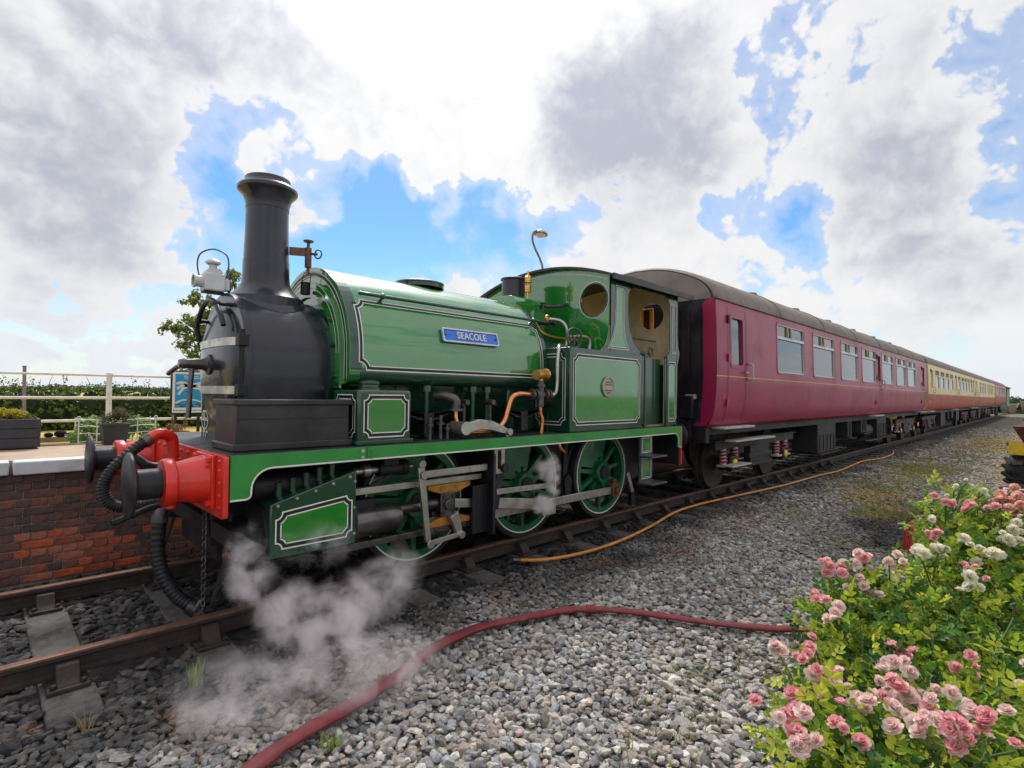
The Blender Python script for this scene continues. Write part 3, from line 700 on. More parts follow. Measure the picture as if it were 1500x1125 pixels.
# wheels
WR = .585
def make_wheel(x, y, s_, src=None):
    """s_=-1: outer face to -Y"""
    yo = y+s_*.065; yi = y-s_*.065
    q = MB()
    prof_y = lambda r0, r1, a, b: [(r0, a), (r1, a), (r1, b), (r0, b), (r0, a)]
    q.lathe(prof_y(.455, .525, .0, .115), (x, yo+s_*.002, WR), (0, -s_, 0), 56, False)      # rim
    q.lathe([(.04, -.035), (.135, -.035), (.145, -.02), (.15, .12), (.04, .12)], (x, yo, WR), (0, -s_, 0), 28, False)  # hub
    nsp = 11
    for k in range(nsp):
        a = 2*math.pi*(k+.3)/nsp; c_, s2 = math.cos(a), math.sin(a)
        q.bar((x+.12*c_, y-.005*s_, WR+.12*s2), (x+.47*c_, y-.005*s_, WR+.47*s2), .055, .062, up=(-s2, 0, c_), taper=.72)
    # balance weight opposite the crank, crank boss
    a0 = math.atan2(.23, -.13); cres = []
    for k in range(13): a = a0-.80+1.6*k/12; cres.append((x+.46*math.cos(a), WR+.46*math.sin(a)))
    for k in range(9): a = a0+.70-1.4*k/8; cres.append((x+.20*math.cos(a), WR+.20*math.sin(a)))
    q.prism(cres, 'y', y-s_*.03, y+s_*.045)
    ca = math.atan2(-.23, .13)
    q.bar((x, y+s_*.04, WR), (x+.30*math.cos(ca), y+s_*.04, WR+.30*math.sin(ca)), .09, .22, up=(-math.sin(ca), 0, math.cos(ca)), taper=.72)
    wobj = P(q, 'wheel', GWH)
    t = MB(); t.lathe([(.525, .0), (.578, .0), (.585, .01), (.588, .10), (.612, .112), (.612, .135), (.525, .135), (.525, 0)], (x, yo, WR), (0, -s_, 0), 64, False); t.build('tyre', BKM, wobj)
    t = MB(); t.lathe([(.518, -.004), (.531, -.004), (.531, .004), (.518, .004), (.518, -.004)], (x, yo+s_*.002, WR), (0, -s_, 0), 64, False); t.build('rim_line', WH, wobj, smooth=0)
    t = MB(); t.lathe([(.085, -.055), (.09, 0.0)], (x, yo, WR), (0, -s_, 0), 24); t.build('axle_end', BKM, wobj)
    return wobj
AX = (2.86, 4.31, 5.76)
w0 = None
for s_ in (-1, 1):
    ws = None
    for x_ in AX:
        if ws is None: ws = make_wheel(x_, s_*.745, s_)
        else:
            c = ws.copy(); col.objects.link(c); c.location.x += x_-AX[0]
            for ch in list(ws.children):
                d = ch.copy(); col.objects.link(d); d.parent = c
for x_ in AX:
    q = MB(); q.cyl((x_, -.68, WR), (x_, .68, WR), .085, n=20); P(q, 'axle', BKM)
# leaf springs above the footplate
for x_ in (2.93, 4.20):
    for s_ in (-1, 1):
        q = MB()
        for k in range(7):
            hl = .46-.055*k; zt = 1.50-.024*k
            pts = [(x_+hl*t, s_*.84, zt-.12*(1-t*t)*(hl/.46)**2-.0) for t in np.linspace(-1, 1, 13)]
            vs = []; fs = []
            for i, p in enumerate(pts):
                vs += [(p[0], p[1]-.045, p[2]-.011), (p[0], p[1]+.045, p[2]-.011), (p[0], p[1]+.045, p[2]+.011), (p[0], p[1]-.045, p[2]+.011)]
            for i in range(12):
                for j in range(4): fs.append((i*4+j, i*4+(j+1) % 4, i*4+4+(j+1) % 4, i*4+4+j))
            q.add(vs, fs)
        q.box(x_-.05, x_+.05, s_*.84-.06, s_*.84+.06, 1.20, 1.40)
        lsp = P(q, 'leaf_spring', BUF, smooth=20)
        for e in (-.46, .46):
            q = MB(); q.cyl((x_+e, s_*.84, FZ), (x_+e, s_*.84, 1.53), .018, n=8); q.cyl((x_+e, s_*.84-.06, 1.50), (x_+e, s_*.84+.06, 1.50), .028, n=10); q.build('spring_hanger', GM, lsp)
# cylinders: casing with slanted top and lined green panel
for s_ in (-1, 1):
    q = MB(); q.prism([(1.42, .42), (2.07, .42), (2.07, .985), (1.42, .80)], 'y', s_*1.155, s_*.62); cy = P(q, 'cylinder_casing', GD, bevel=.012)
    q = MB(); q.cyl((1.40, s_*.93, .58), (2.10, s_*.93, .58), .20, n=28); q.lathe([(.215, 0), (.215, .03), (.10, .05)], (2.06, s_*.93, .58), (1, 0, 0), 28); q.build('cylinder', BKM, cy)
    q = MB(); q.cyl((1.36, s_*.93, .90), (2.12, s_*.93, .90), .10, n=20); q.build('valve_chest', BKM, cy)
    if s_ < 0:
        f = YS(-1.156)
        lp = [(2.03, .485), (2.03, .80), (1.46, .735), (1.46, .485)]
        def hollow(poly, r=.045, n=5):
            out = []
            for i, p in enumerate(poly):
                a = Vector(poly[i-1])-Vector(p); b = Vector(poly[(i+1) % len(poly)])-Vector(p); a.normalize(); b.normalize(); p_ = Vector(p)
                for k in range(n+1):
                    t = k/n; d = (a*math.cos(t*math.pi/2)+b*math.sin(t*math.pi/2)).normalized(); out.append(tuple(p_+d*r))
            return out
        hl = hollow(lp); panel(cy, hl, f, G); lining(cy, hl, f)
        for k in range(5):
            x_ = 1.52+.10*k; q = MB(); q.cyl((x_, -1.04, .80+.285*(x_-1.42)), (x_, -1.04, .90+.285*(x_-1.42)), .026, n=10); q.build('stud', GD, cy)
            x_ = 1.47+.135*k; q = MB(); q.cyl((x_, -1.150, .775+.275*(x_-1.42)), (x_, -1.166, .775+.275*(x_-1.42)), .011, n=8); q.build('screw', STL, cy)
        for k in range(3):
            q = MB(); q.cyl((2.052, -1.15, .50+.2*k), (2.052, -1.166, .50+.2*k), .010, n=8); q.build('screw', STL, cy)
    # motion
    y0 = s_*.93
    q = MB(); q.bar((2.08, y0, .775), (3.52, y0, .775), .09, .055); P(q, 'slide_bar', STL, bevel=.004)
    q = MB(); q.bar((2.08, y0, .335), (3.52, y0, .335), .09, .055); P(q, 'slide_bar', STD, bevel=.004)
    q = MB(); q.cyl((2.05, y0, .57), (3.0, y0, .57), .045, n=18); q.lathe([(.12, 0), (.125, .03), (.125, .42), (.10, .50)], (2.08, y0, .52), (1, 0, 0), 24); P(q, 'piston_rod', STD)
    q = MB(); q.box(3.00, 3.17, y0-.075, y0+.075, .45, .67); q.cyl((3.085, y0-s_*.09, .56), (3.085, y0+s_*.105, .56), .052, n=16)
    xh = P(q, 'crosshead', STD, bevel=.008)
    for (dx, dz) in ((-.055, .07), (.055, .07), (-.055, -.07), (.055, -.07)):
        q = MB(); q.cyl((3.085+dx, y0+s_*.075, .56+dz), (3.085+dx, y0+s_*.092, .56+dz), .015, n=6); q.build('bolt', STD, xh)
    q = MB(); q.prism([(2.87, .745), (3.36, .745), (3.36, .705), (3.20, .655), (3.02, .655), (2.87, .71)], 'y', y0-.06, y0+.06); q.build('slipper', BRZ, xh, bevel=.004)
    q = MB(); q.prism([(2.87, .365), (3.36, .365), (3.36, .41), (3.20, .45), (3.02, .45), (2.87, .40)], 'y', y0-.06, y0+.06); q.build('slipper', BRZ, xh, bevel=.004)
    q = MB(); q.bar((3.12, y0+s_*.10, .47), (3.20, y0+s_*.10, .27), .05, .10, up=(1, 0, 0), taper=.6); q.cyl((3.20, y0+s_*.06, .27), (3.20, y0+s_*.15, .27), .035, n=14); q.build('drop_arm', STL, xh, bevel=.004)
    yl = y0+s_*.115
    q = MB(); q.bar((2.74, yl, .94), (2.83, yl, .27), .03, .065, up=(1, 0, 0), taper=.85)
    for p_ in ((2.735, .965), (2.76, .865), (2.835, .25)): q.cyl((p_[0], yl-.025, p_[1]), (p_[0], yl+.03*1 if s_ > 0 else yl-.045, p_[1]), .036, n=14)
    P(q, 'combination_lever', STL, bevel=.003)
    q = MB(); q.bar((2.84, yl, .25), (3.20, yl, .275), .025, .042); P(q, 'union_link', STL, bevel=.003)
    q = MB(); q.bar((2.77, yl, .868), (3.52, yl, .872), .028, .062); P(q, 'radius_rod', STL, bevel=.003)
    q = MB(); q.cyl((2.14, y0, .935), (2.72, y0, .935), .028, n=12); q.cyl((2.24, y0, .935), (2.30, y0, .935), .050, n=14); vs_ = P(q, 'valve_spindle', STL)
    q = MB(); q.cyl((2.38, y0, .935), (2.62, y0, .935), .062, n=14); q.box(2.42, 2.56, y0-.05, y0+.05, .93, 1.03); q.cyl((2.60, y0, .935), (2.66, y0, .935), .07, n=14); q.build('spindle_guide', BKM, vs_)
    q = MB(); q.bar((2.12, y0+s_*.03, .74), (2.50, y0+s_*.03, .88), .02, .03); q.bar((2.14, y0, .66), (2.34, y0, .66), .09, .09); P(q, 'guide_bracket', BKM)
    # motion bracket: dark plate behind, and one at right angles
    q = MB(); q.prism([(-.62, .22), (-1.12, .22), (-1.12, .98), (-1.05, 1.08), (-.62, 1.12)] if s_ < 0 else [(.62, .22), (1.12, .22), (1.12, .98), (1.05, 1.08), (.62, 1.12)], 'x', 3.545, 3.575); mb_ = P(q, 'motion_bracket', BKM)
    q = MB(); q.box(3.36, 3.545, s_*1.02-.012, s_*1.02+.012, .24, .70); q.build('bracket_web', BKM, mb_)
    # expansion link and return crank rod
    q = MB(); q.plate(rrect(3.62, 3.76, .79, 1.06, .03), [rrect(3.665, 3.715, .835, 1.025, .018)], lambda a, b, c: (a, c, b), y0+s_*.06, y0+s_*.12); P(q, 'expansion_link', STL, bevel=.003)
    q = MB(); q.bar((3.73, y0+s_*.10, .84), (3.62, y0+s_*.10, .46), .03, .085, up=(1, 0, 0), taper=1.6); q.cyl((3.755, y0+s_*.07, .84), (3.755, y0+s_*.15, .84), .045, n=14); P(q, 'link_arm', BUF)
    # connecting rod, coupling rods
    pin = (.13, -.23)
    yc = s_*1.02
    q = MB(); q.bar((3.085, s_*.93, .56), (3.60, yc-s_*.03, .505), .05, .085); q.bar((3.58, yc-s_*.02, .508), (4.36, yc, .392), .045, .105, taper=1.15); q.box(4.33, 4.55, yc-.045, yc+.045, .27, .445); P(q, 'connecting_rod', STL, bevel=.006)
    q = MB(); q.bar((3.62, yc+s_*.06, .62), (4.38, yc+s_*.06, .60), .022, .055); P(q, 'eccentric_rod', STL, bevel=.003)
    yk = s_*.90
    for a, b in ((0, 1), (1, 2)):
        xa, xb = AX[a]+pin[0], AX[b]+pin[0]; zz = WR+pin[1]
        q = MB(); q.bar((xa, yk, zz), (xb, yk, zz), .035, .095)
        P(q, 'coupling_rod', STL, bevel=.006)
    for k_ in range(3):
        xa = AX[k_]+pin[0]; zz = WR+pin[1]
        q = MB(); q.box(xa-.075, xa+.075, yk-.048, yk+.048, zz-.085, zz+.095); q.cyl((xa, s_*.80, zz), (xa, s_*.985, zz), .045, n=14); q.box(xa-.03, xa+.03, yk-.03, yk+.03, zz+.09, zz+.14); rb_ = P(q, 'rod_bearing', RODB if k_ == 2 else STD, bevel=.008)
    # brake hangers and sanding pipes
    for x_ in (3.58, 5.02):
        q = MB(); q.bar((x_, s_*.76, .30), (x_+.05, s_*.76, 1.08), .04, .07, up=(1, 0, 0)); q.prism([(x_+.02, .28), (x_+.10, .34), (x_+.12, .56), (x_+.05, .64), (x_-.02, .56)], 'y', s_*.76-.05, s_*.76+.05); P(q, 'brake_hanger', BKM)
    q = MB(); q.bar((6.36, s_*.79, .52), (6.49, s_*.79, .24), .05, .07, up=(1, 0, 0)); so_ = P(q, 'guard_iron', STL, bevel=.003)
    q = MB(); q.bar((6.485, s_*.79, .245), (6.50, s_*.79, .06), .055, .085, up=(1, 0, 0)); q.build('guard_iron_foot', BKM, so_)
q = MB(); q.tube(spline([(4.66, -.98, 1.13), (4.68, -1.0, 1.0), (4.74, -1.02, .93)], 5), .018, 8); P(q, 'overflow_pipe', COP)

# ---------------- smokebox, door, chimney
SX0, SX1, SR, SCZ = 1.45, 2.15, .56, 1.83
dsh = [(SR*math.cos(R_(a)), SCZ+SR*math.sin(R_(a))) for a in range(0, 181, 6)]
dsh_full = [(.53, FZ), (.545, 1.5)] + dsh + [(-.545, 1.5), (-.53, FZ)]
q = MB(); q.prism(dsh_full, 'x', SX0, SX1); sbx = P(q, 'smokebox', BKG, bevel=.012, smooth=30)
q = MB(); big = [(a*1.035, SCZ+(b-SCZ)*1.035) if b > 1.5 else (a*1.03, b) for a, b in dsh_full]
q.plate(big, [], lambda a, b, c: (c, a, b), SX0-.022, SX0+.03); q.build('front_ring', BKG, sbx, bevel=.008, smooth=30)
q = MB(); q.lathe([(.49, 0), (.49, .018), (.475, .035), (.40, .062), (.25, .085), (.10, .094), (.001, .096)], (SX0-.020, 0, 1.80), (-1, 0, 0), 56, False); door = q.build('smokebox_door', BKG, L)
for z_ in (1.975, 1.590):
    q = MB(); vs = []; fs = []; hh = .032
    ys_ = np.linspace(-.56, .40, 28)
    for y_ in ys_:
        r_ = math.hypot(y_, z_-1.80); xx = SX0-.020-float(np.interp(r_, [0, .10, .25, .40, .475, .49, .52], [.096, .094, .085, .062, .035, .018, .004]))-.012
        vs += [(xx, y_, z_-hh), (xx, y_, z_+hh), (xx+.02, y_, z_+hh), (xx+.02, y_, z_-hh)]
    for i in range(len(ys_)-1):
        for j in range(4): fs.append((i*4+j, i*4+(j+1) % 4, i*4+4+(j+1) % 4, i*4+4+j))
    fs += [(0,1,2,3), tuple(range(len(vs)-4, len(vs)))]
    q.add(vs, fs); q.build('hinge_strap', STL, door, smooth=20)
q = MB(); q.cyl((SX0-.05, -.575, 1.50), (SX0-.05, -.575, 2.06), .022, n=12)
for z_ in (1.59, 1.975): q.box(SX0-.085, SX0-.01, -.62, -.535, z_-.045, z_+.045)
q.build('hinge_post', BKM, door, bevel=.004)
q = MB(); q.lathe([(.085, 0), (.085, .02), (.06, .03), (.045, .06), (.05, .10), (.04, .17), (.045, .19), (.03, .23)], (SX0-.11, 0, 1.80), (-1, 0, 0), 20); q.build('dart_boss', STD, door)
q = MB(); q.tube([(SX0-.30, 0, 1.80), (SX0-.33, .10, 1.77), (SX0-.36, .22, 1.72)], .020, 10); q.tube([(SX0-.24, 0, 1.80), (SX0-.26, -.03, 1.62), (SX0-.27, -.04, 1.36)], .020, 10); q.build('door_handle', STD, door)
q = MB(); q.tube(spline([(SX0-.10, .36, 2.02), (SX0-.13, .32, 2.16), (SX0-.13, .12, 2.32), (SX0-.13, -.12, 2.32), (SX0-.13, -.30, 2.20), (SX0-.12, -.36, 2.10)], 7), .020, 10); hr_ = q.build('door_handrail', BUF, sbx)
for y_, z_ in ((.30, 2.19), (-.20, 2.29)):
    q = MB(); q.cyl((SX0, y_, z_), (SX0-.14, y_, z_), .016, n=8); q.ball((SX0-.13, y_, z_), .030); q.build('handrail_knob', BUF, hr_)
# painted emblem low on the smokebox front
ex, ey, ez = SX0-.0245, .43, 1.32
q = MB(); el = [(ey+.100*math.cos(a), ez+.088*math.sin(a)) for a in np.linspace(0, 2*math.pi, 33)[:-1]]; ribbon(q, el, 0, .012, lambda a, b, c: (ex-c, a, b), .002)
q.box(ex-.003, ex-.001, ey-.105, ey+.105, ez-.005, ez+.005); q.box(ex-.003, ex-.001, ey-.006, ey+.006, ez-.10, ez+.088); q.build('painted_emblem', WH, sbx, smooth=0)
text_mesh('emblem_letters', 'SC', .11, .001, WH, sbx, (ex-.003, ey, ez+.040), (0, -1, 0), (0, 0, 1))
text_mesh('emblem_letters', 'TC', .11, .001, WH, sbx, (ex-.003, ey-.03, ez-.140), (0, -1, 0), (0, 0, 1))
# chimney
CX = 1.775
q = MB(); prof = [(.345, 2.30), (.335, 2.40), (.290, 2.435), (.250, 2.475), (.225, 2.53), (.214, 2.62), (.213, 2.74), (.208, 2.742), (.200, 2.95), (.196, 3.20), (.200, 3.202), (.203, 3.25), (.225, 3.31), (.262, 3.345), (.278, 3.362), (.280, 3.385), (.268, 3.402), (.225, 3.425), (.212, 3.445), (.210, 3.475), (.165, 3.475), (.160, 3.30), (.155, 2.6)]
prof = [(r_*(.90 if z_ > 2.5 else .95), z_) for r_, z_ in prof]
q.lathe(prof, (CX, 0, 0), (0, 0, 1), 48, False); chim = P(q, 'chimney', BKG, smooth=30)
# flare plate that saddles the smokebox top
vs = []; fs = []; nA = 48
for r_, lift in ((.30, .05), (.36, .012), (.375, .004), (.372, -.03)):
    for k in range(nA):
        a = 2*math.pi*k/nA; x_ = r_*math.cos(a); y_ = r_*math.sin(a); vs.append((CX+x_*.88, y_, SCZ+math.sqrt(max(.01, SR**2-y_*y_))+lift))
for i in range(3):
    for k in range(nA): fs.append((i*nA+k, i*nA+(k+1) % nA, (i+1)*nA+(k+1) % nA, (i+1)*nA+k))
q = MB().add(vs, fs); q.build('chimney_base', BKG, chim)
# lubricator on the chimney side with a hanging oil pot
q = MB(); q.bar((CX+.17, -.08, 2.86), (CX+.31, -.16, 2.86), .03, .07); q.cyl((CX+.31, -.16, 2.72), (CX+.31, -.16, 2.90), .030, n=14); q.cyl((CX+.31, -.16, 2.66), (CX+.31, -.16, 2.72), .014, n=10); lu = P(q, 'lubricator', RODB)
q = MB(); q.cyl((CX+.31, -.16, 2.90), (CX+.31, -.16, 2.955), .014, n=10); q.lathe([(.045, 0), (.045, .012)], (CX+.31, -.16, 2.955), (0, 0, 1), 14); q.cyl((CX+.31, -.16, 2.85), (CX+.38, -.20, 2.85), .014, n=8)
q.tube([(CX+.385+.02*math.cos(a), -.20-.03*math.cos(a), 2.85+.04*math.sin(a)) for a in np.linspace(0, 2*math.pi, 13)[:-1]], .007, 6, closed=True); q.build('valve_wheel', GM, lu)
q = MB(); q.cyl((CX+.29, -.16, 2.47), (CX+.29, -.16, 2.58), .042, n=16); q.tube([(CX+.25, -.16, 2.57), (CX+.28, -.16, 2.67), (CX+.34, -.16, 2.67), (CX+.33, -.16, 2.57)], .004, 5); q.build('oil_pot', BKM, lu)
# smokebox saddle box beside the footplate
for s_ in (-1, 1):
    if s_ > 0: continue
    ya, yb = sorted((s_*1.03, s_*.57))
    q = MB(); q.box(1.23, 2.06, ya, yb, FZ, 1.50); bx_ = P(q, 'tool_box', BKT, bevel=.006)
    q = MB(); q.box(1.205, 2.085, ya-.022, yb+.0, 1.485, 1.525); q.build('box_lid', BKT, bx_, bevel=.008)
    q = MB(); q.box(1.205, 2.085, ya-.025, yb+.0, FZ+.001, FZ+.055); q.build('box_plinth', BKT, bx_, bevel=.01)
    q = MB(); q.box(1.232, 2.058, ya-.004, ya+.002, 1.385, 1.391); q.build('board_joint', BKL, bx_)
    # sandbox
    ya, yb = sorted((s_*1.10, s_*.66))
    q = MB(); q.box(2.10, 2.60, ya, yb, FZ, 1.605); sd_ = P(q, 'sandbox', GD, bevel=.025, seg=3)
    q = MB(); q.box(2.085, 2.615, ya-.012, yb+.012, FZ+.001, FZ+.035); q.build('sandbox_foot', GD, sd_, bevel=.006)
    q = MB(); q.lathe([(.10, 0), (.10, .02), (.085, .03), (.085, .05), (.095, .06), (.095, .075), (.06, .09)], (2.33, s_*.86, 1.60), (0, 0, 1), 24); q.build('filler_cap', GD, sd_)
    if s_ < 0:
        f = YS(-1.1005); lp = scallop(2.150, 2.565, 1.225, 1.565, .045); panel(sd_, lp, f, G); lining(sd_, lp, f)
        f = XS(2.0995); lp = scallop(-1.06, -.72, 1.225, 1.565, .045); lining(sd_, lp[::-1] if False else lp, f)

# ---------------- boiler and saddle tank
q = MB(); q.cyl((2.1, 0, 1.78), (5.45, 0, 1.78), .62, n=48); boil = P(q, 'boiler', GD)
q = MB(); q.box(4.2, 5.5, -.63, .63, FZ, 1.80); q.build('firebox', GD, boil, bevel=.03)
for x_ in (2.75, 3.55, 4.15):
    q = MB(); q.lathe([(.624, 0), (.630, .002), (.630, .05), (.624, .052)], (x_, 0, 1.78), (1, 0, 0), 48, False); q.build('boiler_band', GD, boil)
TX0, TX1, TR, TCZ = 2.16, 4.63, .835, 1.915
def tank_pt(s):
    """arc length s along the near side from crown (s=0) downwards; returns y,z and outward normal"""
    q4 = TR*math.pi/2
    if s <= q4: a = s/TR; return -TR*math.sin(a), TCZ+TR*math.cos(a), -math.sin(a), math.cos(a)
    s2 = s-q4; st = .16
    if s2 <= st: return -TR, TCZ-s2, -1, 0
    s3 = s2-st; rb = .10; qb = rb*math.pi/2
    if s3 <= qb: a = s3/rb; return -TR+rb-rb*math.cos(a), TCZ-st-rb*math.sin(a), -math.cos(a), -math.sin(a)
    s4 = s3-qb; return -TR+rb+s4, TCZ-st-rb, 0, -1
smax = TR*math.pi/2+.16+.157+.16
ss = np.linspace(0, smax, 70)
sec = [(tank_pt(s)[0], tank_pt(s)[1]) for s in ss]
sec = sec + [(-y_, z_) for y_, z_ in sec[::-1][:-1]]
q = MB(); q.prism(sec, 'x', TX0, TX1); tank = P(q, 'saddle_tank', G, bevel=.010, smooth=35)
def tank_map(a, s, c): y_, z_, ny, nz_ = tank_pt(s); return (a, y_+ny*c, z_+nz_*c)
s_at = lambda z_: TR*math.acos((z_-TCZ)/TR) if z_ > TCZ else TR*math.pi/2+(TCZ-z_)
# darker border round the lined panel, lining, and the front plate
s_top, s_bot = s_at(2.395), s_at(1.775)
lp = [(a, b) for a, b in scallop(TX0+.085, TX1-.075, s_top, s_bot, .07)]
bd = MB()
for (a0, a1, b0, b1) in ((TX0+.004, TX0+.11, s_top-.75, smax-.02), (TX1-.09, TX1-.004, s_top-.75, smax-.02), (TX0+.10, TX1-.085, s_bot-.02, smax-.02)):
    nb = 26
    bd.add([tank_map(a, b0+(b1-b0)*k/nb, .0012) for k in range(nb+1) for a in (a0, a1)], [(2*k, 2*k+1, 2*k+3, 2*k+2) for k in range(nb)])
bd.build('border_paint', GD, tank, smooth=0)
lining(tank, lp, tank_map, sub=2, wl=.011)
# front plate of the tank: dark ring, lining arc, riveted angle
def arc_pts(r, n=30, zlow=1.62):
    return [(-r*math.cos(a), TCZ+r*math.sin(a)) for a in np.linspace(0, math.pi, n)]
q = MB(); ar = [(-.755, 1.66)]+arc_pts(.755)+[(.755, 1.66)]
ai = [(-.60, 1.66)]+arc_pts(.60)+[(.60, 1.66)]
for (r0, r1, mm, lf, nm) in ((.79, .755, BKL, .004, 'lining_band'), (.798, .788, WH, .006, 'lining_line'), (.757, .747, WH, .006, 'lining_line')):
    A = [(-r0, 1.70)]+arc_pts(r0)+[(r0, 1.70)]; B = [(-r1, 1.70)]+arc_pts(r1)+[(r1, 1.70)]; m_ = len(A)
    q = MB(); q.add([(TX0-lf, a, b) for a, b in A]+[(TX0-lf, a, b) for a, b in B], [(i, i+1, m_+i+1, m_+i) for i in range(m_-1)]); q.build(nm, mm, tank, smooth=0)
q = MB(); A = [(-.70, 1.62)]+arc_pts(.69)+[(.70, 1.62)]; B = [(-.565, 1.62)]+arc_pts(.555)+[(.565, 1.62)]; m_ = len(A)
q.add([(TX0-.022, a, b) for a, b in A]+[(TX0-.022, a, b) for a, b in B]+[(TX0, a, b) for a, b in A]+[(TX0, a, b) for a, b in B],
      [(i, i+1, m_+i+1, m_+i) for i in range(m_-1)]+[(i, i+1, 2*m_+i+1, 2*m_+i) for i in range(m_-1)]+[(0, m_, 3*m_, 2*m_), (m_-1, 2*m_-1, 4*m_-1, 3*m_-1)]); ang = q.build('front_angle', G, tank, smooth=20)
q = MB()
for r_ in (.69, .640):
    A = arc_pts(r_-.004); B = arc_pts(r_+.004); m_ = len(A)
    q.add([(TX0-.025, a, b) for a, b in A]+[(TX0-.025, a, b) for a, b in B], [(i, i+1, m_+i+1, m_+i) for i in range(m_-1)])
q.build('lining_line', WH, ang, smooth=0)
for k in range(9):
    a = R_(8+20.5*k); q = MB(); q.cyl((TX0-.02, -.61*math.cos(a), TCZ+.61*math.sin(a)), (TX0-.045, -.61*math.cos(a), TCZ+.61*math.sin(a)), .017, n=8); q.build('bolt', GD, ang)
for y_, z_ in ((-.62, 1.72), (.62, 1.72), (-.675, 1.66)):
    q = MB(); q.cyl((TX0-.02, y_, z_), (TX0-.045, y_, z_), .02, n=8); q.build('bolt', GD, ang)
# filler lid, handrail, nameplate
q = MB(); q.lathe([(.265, 0), (.265, .035), (.275, .04), (.275, .055), (.24, .072), (.12, .085), (.001, .088)], (3.42, 0, 2.742), (0, 0, 1), 40, False); q.box(3.66, 3.73, -.04, .04, 2.75, 2.80); P(q, 'tank_filler', GD)
yh, zh = tank_pt(s_at(2.40))[:2]; hy, hz = yh-.055, zh+.045
q = MB(); q.cyl((2.30, hy, hz), (4.70, hy, hz), .017, n=12); q.ball((2.30, hy, hz), .02); hr_ = P(q, 'handrail', GD)
for x_ in (2.52, 4.50):
    q = MB(); q.cyl((x_, yh, zh), (x_, hy, hz), .012, n=8); q.ball((x_, hy, hz), .028); q.lathe([(.03, 0), (.02, .015)], (x_, yh, zh), (0, hy-yh, hz-zh), 12); q.build('handrail_pillar', GD, hr_)
q = MB(); q.cyl((2.30, -hy, hz), (4.70, -hy, hz), .017, n=12); P(q, 'handrail', GD)
sc_ = s_at(2.145); y_, z_, ny, nz_ = tank_pt(sc_); up_ = Vector((0, -nz_, -ny)); up_ = Vector((0, nz_ if False else -nz_*-1, 0)) if False else Vector((0, -ny*0, 0))
nrm = Vector((0, ny, nz_)); up_ = Vector((0, -nz_*ny/abs(ny), abs(ny))).normalized(); xa = Vector((1, 0, 0)); c0_ = Vector((3.485, y_, z_))+nrm*.022
def name_map(a, b, c): p = c0_+xa*a+up_*b+nrm*c; return tuple(p)
q = MB(); q.plate(rrect(-.36, .36, -.067, .067, .018), [], name_map, -.02, .006); npl = P(q, 'nameplate', BLU, bevel=.002)
q = MB(); q.plate(rrect(-.366, .366, -.072, .072, .020), [rrect(-.350, .350, -.057, .057, .012)], name_map, -.004, .016); q.build('nameplate_rim', ALU, npl, bevel=.002)
text_mesh('letters', 'SEACOLE', .100, .007, PWHT, npl, c0_+nrm*.010, xa, up_, bevel=.0012, sx=.86)
for dx in (-.325, .325):
    q = MB(); p = c0_+xa*dx; q.cyl(p, p+nrm*.012, .009, n=8); q.build('screw', BKM, npl)

# ---------------- cab
CXF, CXR, CY = 5.45, 7.13, 1.135
roofz = lambda y_: 3.045+.225*(1-(y_/1.2)**2)
top_arc = [(y_, roofz(y_)) for y_ in np.linspace(-CY, CY, 21)]
circ = lambda cy_, cz_, r, n=28: [(cy_+r*math.cos(a), cz_+r*math.sin(a)) for a in np.linspace(0, 2*math.pi, n+1)[:-1]]
fo = [(CY, 2.05), (-CY, 2.05)] + top_arc
q = MB(); q.plate(fo, [circ(-.885, 2.79, .205), circ(.885, 2.79, .205)], lambda a, b, c: (c, a, b), CXF, CXF+.012); cab = P(q, 'cab_front', G)
for y_ in (-.885, .885):
    q = MB(); q.lathe([(.203, .0), (.215, .0), (.218, .012), (.203, .012), (.203, .0)], (CXF-.0, y_, 2.79), (-1, 0, 0), 36, False); wn = q.build('spectacle_ring', GD, cab)
    q = MB(); rib = circ(y_, 2.79, .222); ribbon(q, rib, -.012, .0, lambda a, b, c: (CXF-c, a, b), .003); q.build('lining_line', WH, wn, smooth=0)
q = MB(); ao = [(y_, roofz(y_)-.05) for y_ in np.linspace(-1.09, 1.09, 30)]
q.add([(CXF-.003, a, b) for a, b in ao]+[(CXF-.003, a, b-.012) for a, b in ao], [(i, i+1, 31+i, 30+i) for i in range(29)]); q.build('lining_line', WH, cab, smooth=0)
q = MB(); q.plate(fo, [circ(-.72, 2.78, .20), circ(.72, 2.78, .20)], lambda a, b, c: (c, a, b), CXR-.03, CXR-.018); back = P(q, 'cab_back', BEI)
q = MB(); q.plate([(CY, FZ), (-CY, FZ), (-CY, 2.05), (CY, 2.05)], [], lambda a, b, c: (c, a, b), CXR-.02, CXR); P(q, 'bunker_back', GD)
